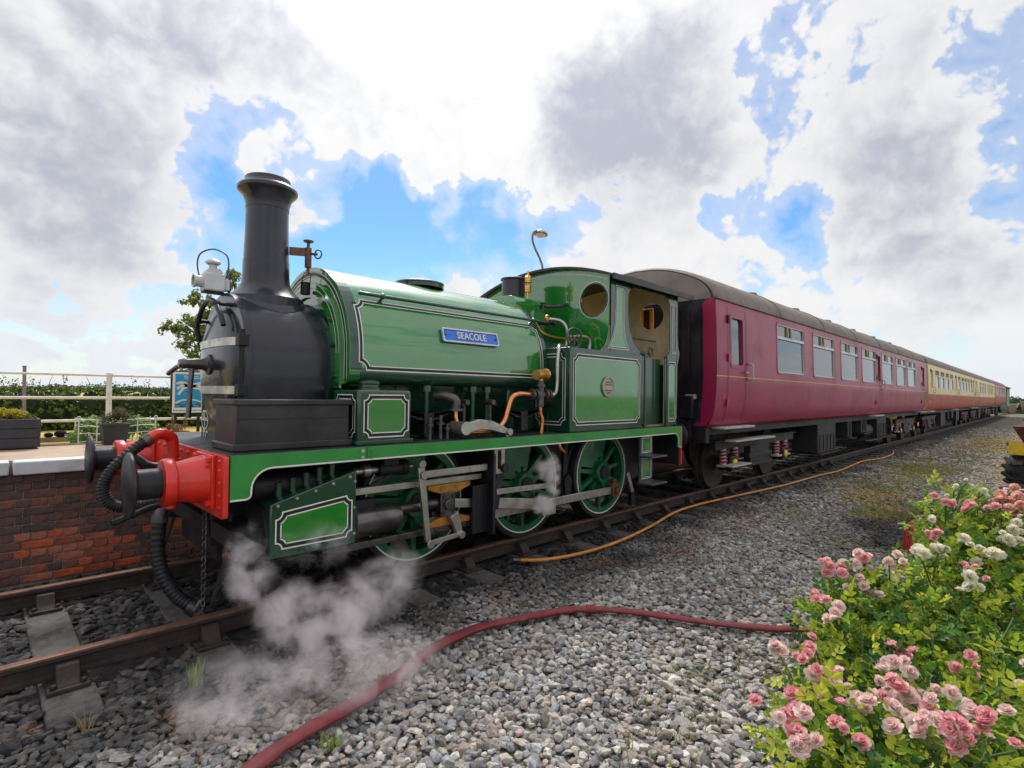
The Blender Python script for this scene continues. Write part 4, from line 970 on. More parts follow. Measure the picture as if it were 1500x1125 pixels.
for s_ in (-1, 1):
    # upper side sheet with the big rounded opening running into the doorway
    outl = [(CXF, roofz(CY)), (CXF, 2.45)] + [(CXF+.0-.24*(1-math.cos(R_(a))), 2.45-.33*math.sin(R_(a))) for a in (15, 30, 45, 60, 75, 90)] + [(5.21, 2.115), (6.14, 2.115), (6.14, FZ+.02), (6.21, FZ+.02), (6.21, 2.14),
            (6.12, 2.17), (5.98, 2.26), (5.88, 2.42), (5.84, 2.60), (5.84, 2.86), (5.865, 2.93), (5.93, 2.985), (6.0, 2.995), (6.75, 2.995), (6.85, 2.97), (6.90, 2.90), (6.905, 2.30), (6.89, 2.17), (6.77, 2.14), (6.77, FZ+.02),
            (CXR, FZ+.02), (CXR+.01, 2.05), (CXR+.06, 2.20), (CXR+.02, 2.30), (CXR, 2.45), (CXR, roofz(CY))]
    q = MB(); q.prism(outl, 'y', s_*CY, s_*(CY-.012)); side = P(q, 'cab_side', GD)
    q = MB(); pts = [(a, b) for a, b in outl]
    inn = MB(); inn.prism([(a, b) for a, b in outl], 'y', s_*(CY-.016), s_*(CY-.020)); inn.build('cab_lining', BEI, side)
    if s_ < 0:
        f = YS(-CY)
        pil = [(5.56, 2.96), (5.555, 2.50), (5.50, 2.32), (5.40, 2.17), (5.86, 2.17), (5.78, 2.30), (5.745, 2.50), (5.745, 2.90), (5.80, 2.96)]
        pil = pil[::-1]
        lc = sum(((pil[i][0]*pil[(i+1) % len(pil)][1]-pil[(i+1) % len(pil)][0]*pil[i][1]) for i in range(len(pil))), 0)
        if lc < 0: pil = pil[::-1]
        panel(side, pil, f, G, inset=.0); lining(side, pil, f, wb=.022, wl=.009)
        bk = scallop(6.845, 7.085, 1.235, 2.07, .04); panel(side, bk, f, G); lining(side, bk, f)
        bk = scallop(6.95, 7.09, 2.20, 2.90, .02); lining(side, bk, f, wb=.018, wl=.008)
    # handrails at the doorway
    for x_ in (6.205, 6.775):
        q = MB(); q.cyl((x_, s_*1.165, FZ+.03), (x_, s_*1.165, 2.16), .016, n=10); q.cyl((x_, s_*1.165, FZ), (x_, s_*1.165, FZ+.05), .026, n=10); q.cyl((x_, s_*1.12, 2.13), (x_, s_*1.165, 2.13), .014, n=8); P(q, 'door_handrail', GD)
    q = MB(); q.box(6.21, 6.77, s_*1.05-.008, s_*1.05+.008, FZ, 2.10); P(q, 'cab_door', GD)
    # side bunker in front of the cab
    ya, yb = sorted((s_*1.165, s_*.66))
    q = MB(); q.box(4.645, 6.135, ya, yb, FZ+.002, 2.125); sbk = P(q, 'side_tank', GD, bevel=.008)
    if s_ < 0:
        f = YS(-1.165); lp = scallop(4.70, 6.075, 1.245, 2.055, .06); panel(sbk, lp, f, G); lining(sbk, lp, f)
        f = XS(4.645); lp = scallop(-1.10, -.66, 1.245, 2.055, .06); lp = [(a, b) for a, b in lp]; lining(sbk, lp, f)
        q = MB(); q.lathe([(.120, .0), (.125, .008), (.125, .022), (.108, .024), (.104, .016), (.001, .016)], (5.36, -1.165, 1.69), (0, -1, 0), 40, False); wp = q.build('works_plate', mat('plate_dull_brass', (.42, .38, .30), .45, metal=.5, var=.2), sbk)
        q = MB()
        for k_, (wx, zz) in enumerate(((.050, .055), (.072, .025), (.064, -.045), (.040, -.072))): q.box(5.36-wx, 5.36+wx, -1.185, -1.180, 1.69+zz-.007, 1.69+zz+.007)
        q.build('plate_lettering', GM, wp)
    # steps
    q = MB(); q.box(6.10, 6.42, s_*1.15-.01, s_*1.15+.01, .43, 1.06); stp = P(q, 'step_plate', GD)
    if s_ < 0:
        for z0_, z1_ in ((.84, 1.05), (.50, .78)):
            lp = rrect(6.145, 6.375, z0_, z1_, .01, 1); panel(stp, lp, YS(-1.161), G); lining(stp, lp, YS(-1.161), wb=.02, wl=.008)
    for z_ in (.80, .45):
        q = MB(); q.box(6.08, 6.46, *sorted((s_*1.14, s_*1.36)), z_-.012, z_+.012); q.build('step_tread', GM, stp, bevel=.004)
# roof
ra = [(y_, roofz(y_)) for y_ in np.linspace(-1.24, 1.24, 31)]
rp = ra + [(y_, z_+.028) for y_, z_ in ra[::-1]]
q = MB(); q.prism(rp, 'x', 5.36, 7.42); rf_ = P(q, 'cab_roof', BKT, smooth=30)
q = MB(); q.prism([(-1.245, 3.0), (-1.22, 3.0), (-1.22, 3.07), (-1.245, 3.07)], 'x', 5.365, 7.41); q.build('rain_strip', BKT, rf_)
q = MB(); q.tube([(5.85, -.85, roofz(.85)+.03), (6.2, -.9, roofz(.9)+.06), (6.9, -.9, roofz(.9)+.06), (7.3, -.85, roofz(.85)+.03)], .022, 8); q.build('roof_rib', BKT, rf_)
q = MB(); q.box(6.3, 7.0, -.35, .35, 3.27, 3.33); q.build('roof_ventilator', BKT, rf_, bevel=.02)
q = MB(); q.box(5.5, 7.1, -1.1, 1.1, FZ+.002, FZ+.03); P(q, 'cab_floor', TIMB)
q = MB(); q.box(5.47, 5.9, -.55, .55, FZ+.03, 2.35); q.cyl((5.6, 0, 2.0), (5.92, 0, 2.0), .55, n=28); P(q, 'boiler_backhead', BKM, bevel=.03)
q = MB(); q.tube([(5.95, -.5, 2.4), (6.3, -.9, 2.38), (6.75, -1.0, 2.36)], .014, 8); q.tube([(6.62+.055*math.cos(a), -1.0, 2.20+.055*math.sin(a)) for a in np.linspace(0, 2*math.pi, 17)[:-1]], .013, 6, closed=True); q.tube([(6.3, -.95, 2.19), (6.6, -1.0, 2.19)], .013, 6); P(q, 'brake_handle', GM)
# safety valve casing, whistle and pipework in front of the cab
q = MB(); q.prism(rrect(-.28, .40, 2.30, 2.83, .12), 'x', 4.66, 5.20); cs = P(q, 'valve_casing', G, bevel=.05, seg=4)
q = MB(); q.cyl((5.02, .13, 2.78), (5.02, .13, 3.13), .155, n=28); q.lathe([(.155, 0), (.172, .01), (.172, .03), (.15, .04)], (5.02, .13, 3.10), (0, 0, 1), 28); P(q, 'safety_valve', BKG)
q = MB(); q.cyl((5.02, -.14, 2.70), (5.02, -.14, 2.94), .016, n=10); q.lathe([(.045, 0), (.045, .09), (.02, .10), (.02, .12), (.048, .125), (.048, .20), (.02, .22), (.008, .28)], (5.02, -.14, 2.92), (0, 0, 1), 18); P(q, 'whistle', BRS)
q = MB(); q.tube(spline([(5.05, -.16, 2.80), (5.15, -.3, 2.74), (5.3, -.4, 2.74), (5.45, -.45, 2.78)], 6), .022, 8); q.cyl((5.10, -.34, 2.66), (5.10, -.34, 2.76), .012, n=8); q.lathe([(.045, 0), (.045, .01)], (5.10, -.34, 2.76), (0, 0, 1), 12); P(q, 'steam_valve', GM)
q = MB(); q.cyl((4.95, -.36, 2.50), (5.2, -.42, 2.52), .035, n=12); q.lathe([(.05, 0), (.06, .02), (.05, .04)], (5.18, -.44, 2.52), (.6, -.8, 0), 14); q.tube([(5.10+.0, -.52, 2.52)], .01, 4) if False else None
P(q, 'valve_body', GM)
q = MB(); q.lathe([(.030, 0), (.055, .01), (.055, .03), (.03, .045)], (4.98, -.50, 2.53), (.3, -1, 0), 16); P(q, 'gauge', BRS)
q = MB(); q.tube(spline([(5.0, -.52, 2.53), (5.08, -.66, 2.50), (5.12, -.72, 2.40), (5.10, -.74, 2.22), (4.98, -.80, 2.155), (4.75, -.92, 2.16), (4.62, -1.02, 2.10), (4.575, -1.04, 1.95), (4.57, -1.04, 1.72), (4.55, -1.03, 1.60), (4.46, -1.0, 1.575)], 7), .022, 10); P(q, 'steam_pipe', STL)
q = MB(); q.tube(spline([(4.90, -.40, 2.48), (4.93, -.46, 2.38), (5.05, -.52, 2.32), (5.3, -.6, 2.30), (5.45, -.62, 2.30)], 6), .016, 8); P(q, 'copper_pipe', BRS)
q = MB(); q.tube(spline([(5.1, -.78, 2.30), (5.3, -.82, 2.32), (5.40, -.86, 2.28), (5.40, -.86, 2.10)], 6), .018, 8); q.cyl((5.40, -.86, 2.10), (5.40, -.86, 2.22), .03, n=10); P(q, 'blower_pipe', STL)
q = MB(); q.tube([(5.02+.10*math.cos(a), -.92-.03*math.cos(a), 2.27+.12*math.sin(a)) for a in np.linspace(0, 2*math.pi, 21)[:-1]], .011, 6, closed=True); q.bar((4.93, -.9, 2.2), (5.11, -.94, 2.34), .012, .012); q.bar((4.94, -.9, 2.33), (5.10, -.94, 2.2), .012, .012); q.cyl((5.02, -.92, 2.27), (5.02, -.92, 2.12), .012, n=8); P(q, 'hand_wheel', GM)
# feed valve on the tank end with copper pipes down to the footplate
q = MB(); q.cyl((4.34, -1.0, 1.45), (4.34, -1.0, 1.74), .040, n=14); q.cyl((4.22, -1.0, 1.585), (4.46, -1.0, 1.585), .035, n=14)
for x_ in (4.20, 4.26, 4.42, 4.47): q.lathe([(.062, 0), (.062, .028)], (x_-.014, -1.0, 1.585), (1, 0, 0), 14)
q.lathe([(.055, 0), (.055, .03)], (4.34, -1.0, 1.67), (0, 0, 1), 14); fv = P(q, 'feed_valve', GM, bevel=.003)
q = MB(); q.cyl((4.25, -1.02, 1.80), (4.44, -.98, 1.81), .055, n=16); q.lathe([(.065, 0), (.07, .02), (.05, .04)], (4.42, -.985, 1.81), (1, .2, 0), 16); q.cyl((4.34, -1.0, 1.72), (4.34, -1.0, 1.80), .03, n=12); q.build('clack_valve', BRS, fv)
q = MB(); q.tube(spline([(4.19, -1.0, 1.585), (4.02, -1.0, 1.59), (3.90, -1.0, 1.55), (3.84, -1.0, 1.42), (3.80, -1.0, 1.32), (3.70, -1.0, 1.235), (3.55, -1.0, 1.215), (3.30, -1.0, 1.215)], 8), .027, 12); P(q, 'copper_feed_pipe', COP)
q = MB(); q.tube(spline([(4.34, -1.0, 1.46), (4.345, -1.0, 1.38), (4.37, -1.005, 1.30), (4.36, -1.0, 1.165)], 6), .022, 12); P(q, 'copper_feed_pipe', COP)
q = MB(); q.cyl((3.22, -.92, 1.42), (3.22, -.92, 1.44), .075, n=18); q.tube(spline([(3.10, -.75, 1.56), (3.16, -.85, 1.56), (3.22, -.92, 1.52), (3.22, -.92, 1.44)], 5), .045, 12); P(q, 'clack_elbow', GM)
q = MB(); q.tube(spline([(3.22, -.92, 1.42), (3.22, -.93, 1.34), (3.25, -.95, 1.25)], 5), .022, 10); P(q, 'copper_feed_pipe', COP)
# curved bright reversing arm lying over the footplate
arm = [(3.22, 1.24), (3.30, 1.33), (3.45, 1.365), (3.62, 1.345), (3.78, 1.285), (3.86, 1.235), (3.83, 1.20), (3.72, 1.225), (3.60, 1.255), (3.45, 1.265), (3.32, 1.235)]
q = MB(); q.prism([(a-.10, b-.02) for a, b in arm], 'y', -1.13, -1.06); ra_ = P(q, 'reversing_arm', STL, bevel=.008)
q = MB(); q.cyl((3.17, -1.15, 1.265), (3.17, -.95, 1.265), .062, n=20); q.build('arm_pivot', STL, ra_); q = MB(); q.cyl((3.74, -1.15, 1.21), (3.74, -1.04, 1.21), .035, n=14); q.build('arm_pivot', STL, ra_)
q = MB(); q.cyl((3.74, -1.10, FZ), (3.74, -1.10, 1.21), .02, n=10); q.build('arm_link', STL, ra_)
for x_, h_ in ((2.88, .2), (3.0, .22), (3.08, .14)):
    q = MB(); q.cyl((x_, -.98, FZ), (x_, -.98, FZ+h_), .018, n=10); q.lathe([(.034, 0), (.034, .02)], (x_, -.98, FZ+h_*.6), (0, 0, 1), 12); P(q, 'oil_cup', GM)
for x_ in (3.02, 3.60, 3.80):
    q = MB(); q.cyl((x_, -.72, FZ), (x_, -.72, 1.66), .03, n=10); q.cyl((x_, -.72, 1.60), (x_, -.72, 1.66), .05, n=10); P(q, 'tank_support', GD)

# headlamp standing on its bracket above the smokebox door
lp0 = Vector((1.345, 0, 2.405))
hl = thing('headlamp', lp0, 'white oil headlamp with wire carrying handle above the smokebox door', 'lamp')
q = MB(); q.box(1.265, 1.425, -.075, .075, 2.41, 2.56); lb = q.build('lamp_body', LAMPW, hl, bevel=.015, seg=3)
q = MB(); q.prism([(1.275, 2.56), (1.415, 2.56), (1.385, 2.60), (1.305, 2.60)], 'y', -.06, .06); q.cyl((1.345, 0, 2.60), (1.345, 0, 2.645), .030, n=16); q.lathe([(.045, 0), (.058, .008), (.058, .02), (.045, .035), (.02, .048), (.001, .05)], (1.345, 0, 2.64), (0, 0, 1), 20, False); q.build('lamp_chimney', LAMPW, hl)
q = MB(); q.lathe([(.048, 0), (.048, .05), (.056, .052), (.056, .066), (.046, .066), (.046, .05)], (1.265, 0, 2.485), (-1, 0, 0), 24, False); le = q.build('lens_hood', LAMPW, hl)
q = MB(); q.lathe([(.046, .03), (.03, .045), (.001, .05)], (1.265, 0, 2.485), (-1, 0, 0), 20, False); q.build('lens', GLL, le)
q = MB(); q.box(1.425, 1.465, -.05, .05, 2.43, 2.52); q.build('oil_vessel', LAMPW, hl, bevel=.006)
q = MB(); q.tube(spline([(1.26, .06, 2.53), (1.245, .07, 2.64), (1.265, .055, 2.73), (1.345, 0, 2.77), (1.425, -.055, 2.73), (1.445, -.07, 2.64), (1.43, -.06, 2.53)], 6), .0065, 8); q.build('carrying_handle', GM, hl)
q = MB(); q.box(1.27, 1.42, -.055, .055, 2.398, 2.409); q.bar((1.42, 0, 2.40), (1.52, 0, 2.33), .05, .012); q.box(1.466, 1.478, -.02, .02, 2.36, 2.58); P(q, 'lamp_bracket', BKM)

# ------------------------------------------------------------------ coaches
def yprof(z_):
    pts = [(1.10, 1.20), (1.16, 1.29), (1.30, 1.355), (1.60, 1.395), (1.95, 1.41), (2.40, 1.405), (2.80, 1.395), (3.095, 1.375)]
    for (a, ya), (b, yb) in zip(pts, pts[1:]):
        if z_ <= b: t = (z_-a)/(b-a); return ya+(yb-ya)*t
    return pts[-1][1]
SIDE = lambda s_: (lambda a, b, c: (a, s_*(yprof(b)+c), b))
def side_sheet(x0, x1, za, zb, holes, s_, c=0.0):
    """curved side sheet between heights za and zb with window openings"""
    xs_ = sorted({x0, x1, *[h[0] for h in holes], *[h[1] for h in holes]})
    zs_ = sorted({za, zb, *[z_ for z_ in (1.16, 1.30, 1.45, 1.60, 1.95, 2.40, 2.80) if za < z_ < zb], *[h[2] for h in holes if za < h[2] < zb], *[h[3] for h in holes if za < h[3] < zb]})
    q = MB(); nz = len(zs_); vs = [(x_, s_*(yprof(z_)+c), z_) for x_ in xs_ for z_ in zs_]; fs = []
    for i in range(len(xs_)-1):
        for j in range(nz-1):
            xm, zm = (xs_[i]+xs_[i+1])/2, (zs_[j]+zs_[j+1])/2
            if any(h[0] < xm < h[1] and h[2] < zm < h[3] for h in holes): continue
            fs.append((i*nz+j, (i+1)*nz+j, (i+1)*nz+j+1, i*nz+j+1))
    q.add(vs, fs); return q
def curved_plate(q, loop, s_, c0, c1, sub=.12):
    """ring or plate bent to the side: loop of (x,z), only for rings (list of two loops)"""
    A, B = loop; m = len(A); f = SIDE(s_)
    q.add([f(a, b, c1) for a, b in A]+[f(a, b, c1) for a, b in B]+[f(a, b, c0) for a, b in A]+[f(a, b, c0) for a, b in B],
          [(i, (i+1) % m, m+(i+1) % m, m+i) for i in range(m)]+[(i, (i+1) % m, 2*m+(i+1) % m, 2*m+i) for i in range(m)]+[(m+i, m+(i+1) % m, 3*m+(i+1) % m, 3*m+i) for i in range(m)])
def coach_window(root, w_, s_, frame_m, vent, body_m):
    x0, x1, z0, z1 = w_
    f = SIDE(s_); q = MB(); r = min(.09, (x1-x0)*.3)
    A = rrect(x0-.025, x1+.025, z0-.025, z1+.025, r+.03, 4); B = rrect(x0+.014, x1-.014, z0+.014, z1-.014, r, 4)
    curved_plate(q, (A, B), s_, -.03, .008); win = q.build('window', body_m, root, smooth=30)
    q = MB(); A2 = rrect(x0+.012, x1-.012, z0+.012, z1-.012, r, 4); B2 = rrect(x0+.030, x1-.030, z0+.030, z1-.030, r*.8, 4)
    curved_plate(q, (A2, B2), s_, -.03, .003); q.build('window_frame', frame_m, win, smooth=30)
    q = MB(); q.add([f(x0, z0, -.02), f(x1, z0, -.02), f(x1, z1, -.02), f(x0, z1, -.02)], [(0,1,2,3) if s_ < 0 else (3,2,1,0)]); q.build('pane', GLS, win, smooth=0, recalc=False)
    if vent:
        zt = z1-.26; q = MB(); q.bar(f(x0+.03, zt, -.012), f(x1-.03, zt, -.012), .03, .05); q.build('transom', frame_m, win)
        xm = (x0+x1)/2
        for dx in (-.17, .02):
            q = MB(); q.bar(f(xm+dx+.0, zt, -.010), f(xm+dx, z1-.03, -.010), .035, .045, up=(1, 0, 0)); q.build('vent_rail', FRC, win)
        q = MB(); q.add([f(xm-.15, zt+.02, -.016), f(xm+.0, zt+.02, -.016), f(xm+.0, z1-.03, -.016), f(xm-.15, z1-.03, -.016)], [(0,1,2,3)]); q.build('vent_opening', BKM, win)
ROOFP = [(1.392, 3.085), (1.375, 3.17), (1.335, 3.26), (1.24, 3.375), (1.10, 3.475), (.90, 3.575), (.62, 3.675), (.32, 3.735), (0, 3.755)]
_rs = spline([(a, b, 0) for a, b in ROOFP], 3)
ROOFS = [(-p.x, p.y) for p in _rs]+[(p.x, p.y) for p in _rs[::-1][1:]]
def section_roof(x, k, kz):
    return [(x, y_*k, 3.085+(z_-3.085)*kz) for y_, z_ in ROOFS]
def make_coach(x0, x1, label, group, upper, lower, roof_m, wins, doors, detail, line=True, split=None, name='railway_coach'):
    ro = thing(name, ((x0+x1)/2, 0, 0), label, 'coach', group)
    zsp = split or 1.45
    for s_ in (-1, 1):
        holes = [w_ for w_ in wins]+[(d[0]+.09, d[1]-.09, 2.06, 2.88) for d in doors]
        q = side_sheet(x0, x1, 1.10, zsp, holes, s_); q.build('lower_side', lower, ro, smooth=30)
        q = side_sheet(x0, x1, zsp, 3.095, holes, s_); q.build('upper_side', upper, ro, smooth=30)
        if s_ < 0 or detail > 1:
            for w_ in wins: coach_window(ro, w_, s_, FRW if detail else FRC, detail > 0, upper)
        for d in doors:
            f = SIDE(s_); q = MB()
            for xx in d:
                zz = np.linspace(1.18, 3.0, 12); vs = []; fs = []
                for z_ in zz: vs += [f(xx-.008, z_, .011), f(xx+.008, z_, .011)]
                q.add(vs, [(2*i, 2*i+1, 2*i+3, 2*i+2) for i in range(11)])
            dr = q.build('door', BKL, ro, smooth=0)
            if s_ < 0 or detail > 1:
                q = MB(); A = rrect(d[0]+.07, d[1]-.07, 2.04, 2.90, .10, 4); B = rrect(d[0]+.13, d[1]-.13, 2.10, 2.84, .06, 4); curved_plate(q, (A, B), s_, -.04, .006); q.build('droplight_frame', upper, dr, smooth=30)
                q = MB(); q.add([f(d[0]+.08, 2.05, -.03), f(d[1]-.08, 2.05, -.03), f(d[1]-.08, 2.89, -.03), f(d[0]+.08, 2.89, -.03)], [(0,1,2,3) if s_ < 0 else (3,2,1,0)]); q.build('pane', GLS, dr, smooth=0, recalc=False)
                hx = d[1]+.10
                q = MB(); q.tube(spline([f(hx, 1.88, .0), f(hx, 1.89, .06), f(hx, 2.0, .07), f(hx, 2.12, .06), f(hx, 2.14, .0)], 4), .016, 8); q.tube([f(d[1]-.03, 1.99, 0), f(d[1]-.03, 1.99, .05), f(d[1]-.13, 1.99, .05)], .012, 6); q.build('door_handle', WHP, dr)
                for z_ in (1.5, 2.2, 2.8):
                    q = MB(); q.box(d[0]-.03, d[0]+.03, *sorted((s_*(yprof(z_)-.01), s_*(yprof(z_)+.028))), z_-.06, z_+.06); q.build('hinge', upper if z_ < 2.7 else BKM, dr)
                q = MB(); q.box(d[0]-.12, d[1]+.35, *sorted((s_*1.20, s_*1.42)), 1.085, 1.12); q.build('step_board', WHP, dr, bevel=.008)
        if line:
            f = SIDE(s_); q = MB(); q.add([f(x0+.01, 1.90, .003), f(x1-.01, 1.90, .003), f(x1-.01, 1.918, .003), f(x0+.01, 1.918, .003)], [(0,1,2,3)]); q.build('lining_line', ORG, ro, smooth=0)
        q = MB(); q.box(x0+.02, x1-.02, *sorted((s_*1.350, s_*1.402)), 3.082, 3.104); q.build('cantrail', RFG if roof_m is RFG else BKM, ro)
    secs = [section_roof(x0-.01, .94, .86), section_roof(x0+.05, .985, .955), section_roof(x0+.18, 1, .985), section_roof(x0+.42, 1, 1), section_roof(x1-.42, 1, 1), section_roof(x1-.18, 1, .985), section_roof(x1-.05, .985, .955), section_roof(x1+.01, .94, .86)]
    m = len(ROOFS); q = MB(); q.add([p for s_ in secs for p in s_], [(i*m+j, i*m+j+1, (i+1)*m+j+1, (i+1)*m+j) for i in range(7) for j in range(m-1)]+[tuple(range(m)), tuple(range(7*m, 8*m))]); rfo = q.build('roof', roof_m, ro, smooth=45)
    if detail > 1:
        for k in range(1, 7):
            xx = x0+(x1-x0)*k/7; q = MB(); q.tube([(xx, p[1]*1.002, p[2]+.002) for p in section_roof(xx, 1, 1)], .012, 6); q.build('roof_seam', roof_m, rfo)
            q = MB(); q.lathe([(.11, 0), (.11, .06), (.16, .07), (.14, .12), (.02, .15)], (xx+1.2, -.35, 3.715), (0, 0, 1), 16); q.build('roof_ventilator', roof_m, rfo)
    for xe, d in ((x0, -1), (x1, 1)):
        q = MB(); out = [(s_*yprof(z_), z_) for s_, zz in ((-1, (3.09, 2.8, 2.4, 1.95, 1.6, 1.3, 1.1)), (1, (1.1, 1.3, 1.6, 1.95, 2.4, 2.8, 3.09))) for z_ in zz]
        out += [(-p[1], p[2]) for p in section_roof(0, .97, .9)[1:-1]]
        q.prism(out, 'x', xe, xe-d*.03); en = q.build('coach_end', NAV, ro)
        for s_ in (-1, 1):
            q = MB(); zz = (1.14, 1.3, 1.6, 1.95, 2.4, 2.8, 3.0, 3.09); q.add([(xe+d*.006, s_*yprof(z_), z_) for z_ in zz]+[(xe+d*.006, s_*(yprof(z_)-(.20 if z_ < 3.05 else .12)), z_) for z_ in zz], [(i, i+1, 9+i, 8+i) for i in range(7)]); q.build('corner_panel', lower if split is None else upper, en, smooth=0)
        if detail > 1 and d < 0:
            q = MB()
            for k in range(6): xx = xe+d*(.02+.045*k); q.box(xx-.012, xx+.012, -.50, .50, 1.15, 3.02)
            q.box(xe-.27, xe, -.46, .46, 1.18, 2.98); q.build('gangway_bellows', BKM, en, bevel=.006)
            q = MB(); q.box(xe-.31, xe-.275, -.52, .52, 1.18, 2.98); gd = q.build('gangway_door', ORW, en, bevel=.01)
            for y_ in (-.41, .41): q = MB(); q.box(xe-.325, xe-.312, y_-.05, y_+.05, 2.3, 2.95); q.build('door_window', BKM, gd)
            for k in range(4):
                y_ = -.62-.18*k; q = MB(); q.box(xe-.035, xe-.001, y_-.012, y_+.012, 1.2, 2.95); q.build('end_rib', NAV, en)
            q = MB(); q.box(xe-.07, xe, -1.1, -.95, 1.55, 1.62); q.build('lamp_iron', WHP, en); q = MB(); q.box(xe-.06, xe, -.78, -.70, 1.72, 1.86); q.build('jumper_socket', WHP, en, bevel=.01)
            q = MB(); q.box(xe-.10, xe-.0, -1.08, -.80, 1.25, 1.60); q.build('jumper_box', NAV, en, bevel=.01)
            q = MB(); q.tube(spline([(xe-.06, -.55, 1.10), (xe-.14, -.58, .8), (xe-.22, -.45, .55), (xe-.42, -.2, .50), (xe-.62, -.15, .70)], 8), .035, 10); q.build('vacuum_hose', RUB, en)
            for y_ in (-.864, .864):
                q = MB(); q.lathe([(.14, 0), (.12, .05), (.10, .06), (.10, .16), (.23, .17), (.235, .19), (.001, .20)], (xe+.02, y_, 1.02), (-1, 0, 0), 28, False); q.build('buffer', BUF, en)
            q = MB(); q.box(xe, xe+.12, -1.25, 1.25, .88, 1.10); q.build('headstock', BKM, en)
        else:
            q = MB(); q.box(*sorted((xe, xe+d*.20)), -.48, .48, 1.15, 3.0); q.build('gangway_bellows', BKM, en)
    # interior: floor, ceiling and seats so the windows look into a room
    q = MB(); q.box(x0+.1, x1-.1, -1.22, 1.22, 1.12, 1.2); q.box(x0+.1, x1-.1, -1.2, 1.2, 3.05, 3.08); q.build('floor', WOODP, ro, smooth=0)
    if detail:
        for w_ in wins:
            for y_ in (-.85, .85):
                q = MB(); xm = (w_[0]+w_[1])/2; q.box(xm-.95, xm-.80, y_-.45, y_+.45, 1.3, 2.35); q.build('seat_back', WOODP, ro, bevel=.05)
    # underframe
    for s_ in (-1, 1):
        q = MB(); q.box(x0+.1, x1-.1, *sorted((s_*1.05, s_*1.13)), .98, 1.10); q.build('solebar', BKM, ro)
    q = MB(); q.box(x0+5.4, x1-5.4, -.25, .25, .45, 1.08); q.box(x0+.2, x1-.2, -.9, .9, 1.0, 1.10); q.build('underframe', BKM, ro)
    ctr = (x0+x1)/2
    boxes = [(x0+6.0, x0+7.45, .30, 1.02), (x0+12.0, x0+13.3, .40, 1.0)]
    if detail: boxes += [(x0+8.6, x0+9.0, .55, 1.0), (x0+10.0, x0+10.7, .62, 1.0)]
    for a, b, c_, d_ in boxes:
        q = MB(); q.box(a, b, -1.12, -.55, c_, d_); bx_ = q.build('battery_box', GRY, ro, bevel=.015)
        if detail > 1:
            for k in range(5): xx = a+.15+(b-a-.3)*k/4; q = MB(); q.box(xx-.02, xx+.02, -1.135, -1.118, c_+.04, c_+.42); q.build('box_rib', GRY, bx_)
            q = MB(); q.box(a-.04, b+.15, -1.2, -.5, c_-.03, c_-.005); q.build('box_tray', GRY, bx_)
    if detail > 1:
        for k in range(2):
            q = MB(); q.tube([(x0+5.0, -.6+1.2*k, 1.0), (x0+7.5, -.6+1.2*k, .42), (x1-7.5, -.6+1.2*k, .42), (x1-5.0, -.6+1.2*k, 1.0)], .03, 6); q.build('truss_rod', BKM, ro)
        q = MB(); q.cyl((x0+11.0, -.8, .62), (x0+11.9, -.8, .62), .24, n=20); q.build('vacuum_cylinder', BKM, ro)
    # bogies
    for bx in (x0+2.5, x1-2.5):
        for s_ in ((-1, 1) if detail > 1 else (-1,)):
            y_ = s_*1.06
            q = MB(); q.box(bx-1.85, bx+1.85, y_-.05, y_+.05, .72, .86); q.box(bx-1.9, bx+1.9, y_-.09, y_+.09, .855, .875); q.box(bx-.45, bx+.45, y_-.06, y_+.06, .38, .72); bf = q.build('bogie_frame', GRY, ro, bevel=.006)
            if detail:
                q = MB(); q.box(bx-.5, bx+.5, y_-.10, y_+.08, .36, .42); q.box(bx-.55, bx+.55, y_-.08, y_+.08, .50, .58); q.build('spring_plank', GRY, bf, bevel=.006)
            for ax in (bx-1.23, bx+1.23):
                q = MB(); q.lathe([(.46, 0), (.46, .09), (.495, .10), (.495, .13), (.06, .13)], (ax, s_*.80, .46), (0, -s_, 0), 40, False); q.lathe([(.001, -.05), (.10, -.05), (.12, 0), (.30, .035), (.40, .0), (.46, 0)], (ax, s_*.80, .46), (0, -s_, 0), 40, False); q.build('bogie_wheel', RUST, bf)
                q = MB(); q.box(ax-.13, ax+.13, *sorted((s_*.93, s_*1.16)), .34, .60); q.build('axlebox', BKM, bf, bevel=.02)
                if detail > 1:
                    q = MB(); q.lathe([(.075, 0), (.07, .02), (.001, .03)], (ax, s_*1.16, .47), (0, s_, 0), 16, False); q.build('axlebox_cover', YEL, bf)
                    q = MB(); q.box(ax-.36, ax+.36, *sorted((s_*1.0, s_*1.14)), .42, .455); q.build('spring_seat', WHP, bf, bevel=.006)
                if detail:
                    for dx in (-.235, .235):
                        q = MB(); q.cyl((ax+dx, y_, .455), (ax+dx, y_, .725), .055, n=14); spg = q.build('spring_core', WHP if detail > 1 else BKM, bf)
                        q = MB(); pts = [(ax+dx+.062*math.cos(t), y_+.062*math.sin(t), .47+.25*t/(2*math.pi*4.5)) for t in np.linspace(0, 2*math.pi*4.5, 60)]; q.tube(pts, .017, 6); q.build('coil_spring', SPR, spg)
            if detail > 1 and bx < ctr:
                q = MB(); q.box(bx-1.65, bx+.1, *sorted((s_*1.17, s_*1.36)), .855, .885); q.build('step_board', WHP, bf, bevel=.006)
                q = MB(); q.box(bx-1.75, bx-1.0, *sorted((s_*1.17, s_*1.36)), .455, .48); q.build('step_board', WHP, bf, bevel=.006)
    return ro
W1 = [(10.36, 11.86), (12.47, 14.0), (14.60, 16.15), (16.62, 18.16), (19.0, 20.55), (21.09, 22.6), (23.0, 24.55)]
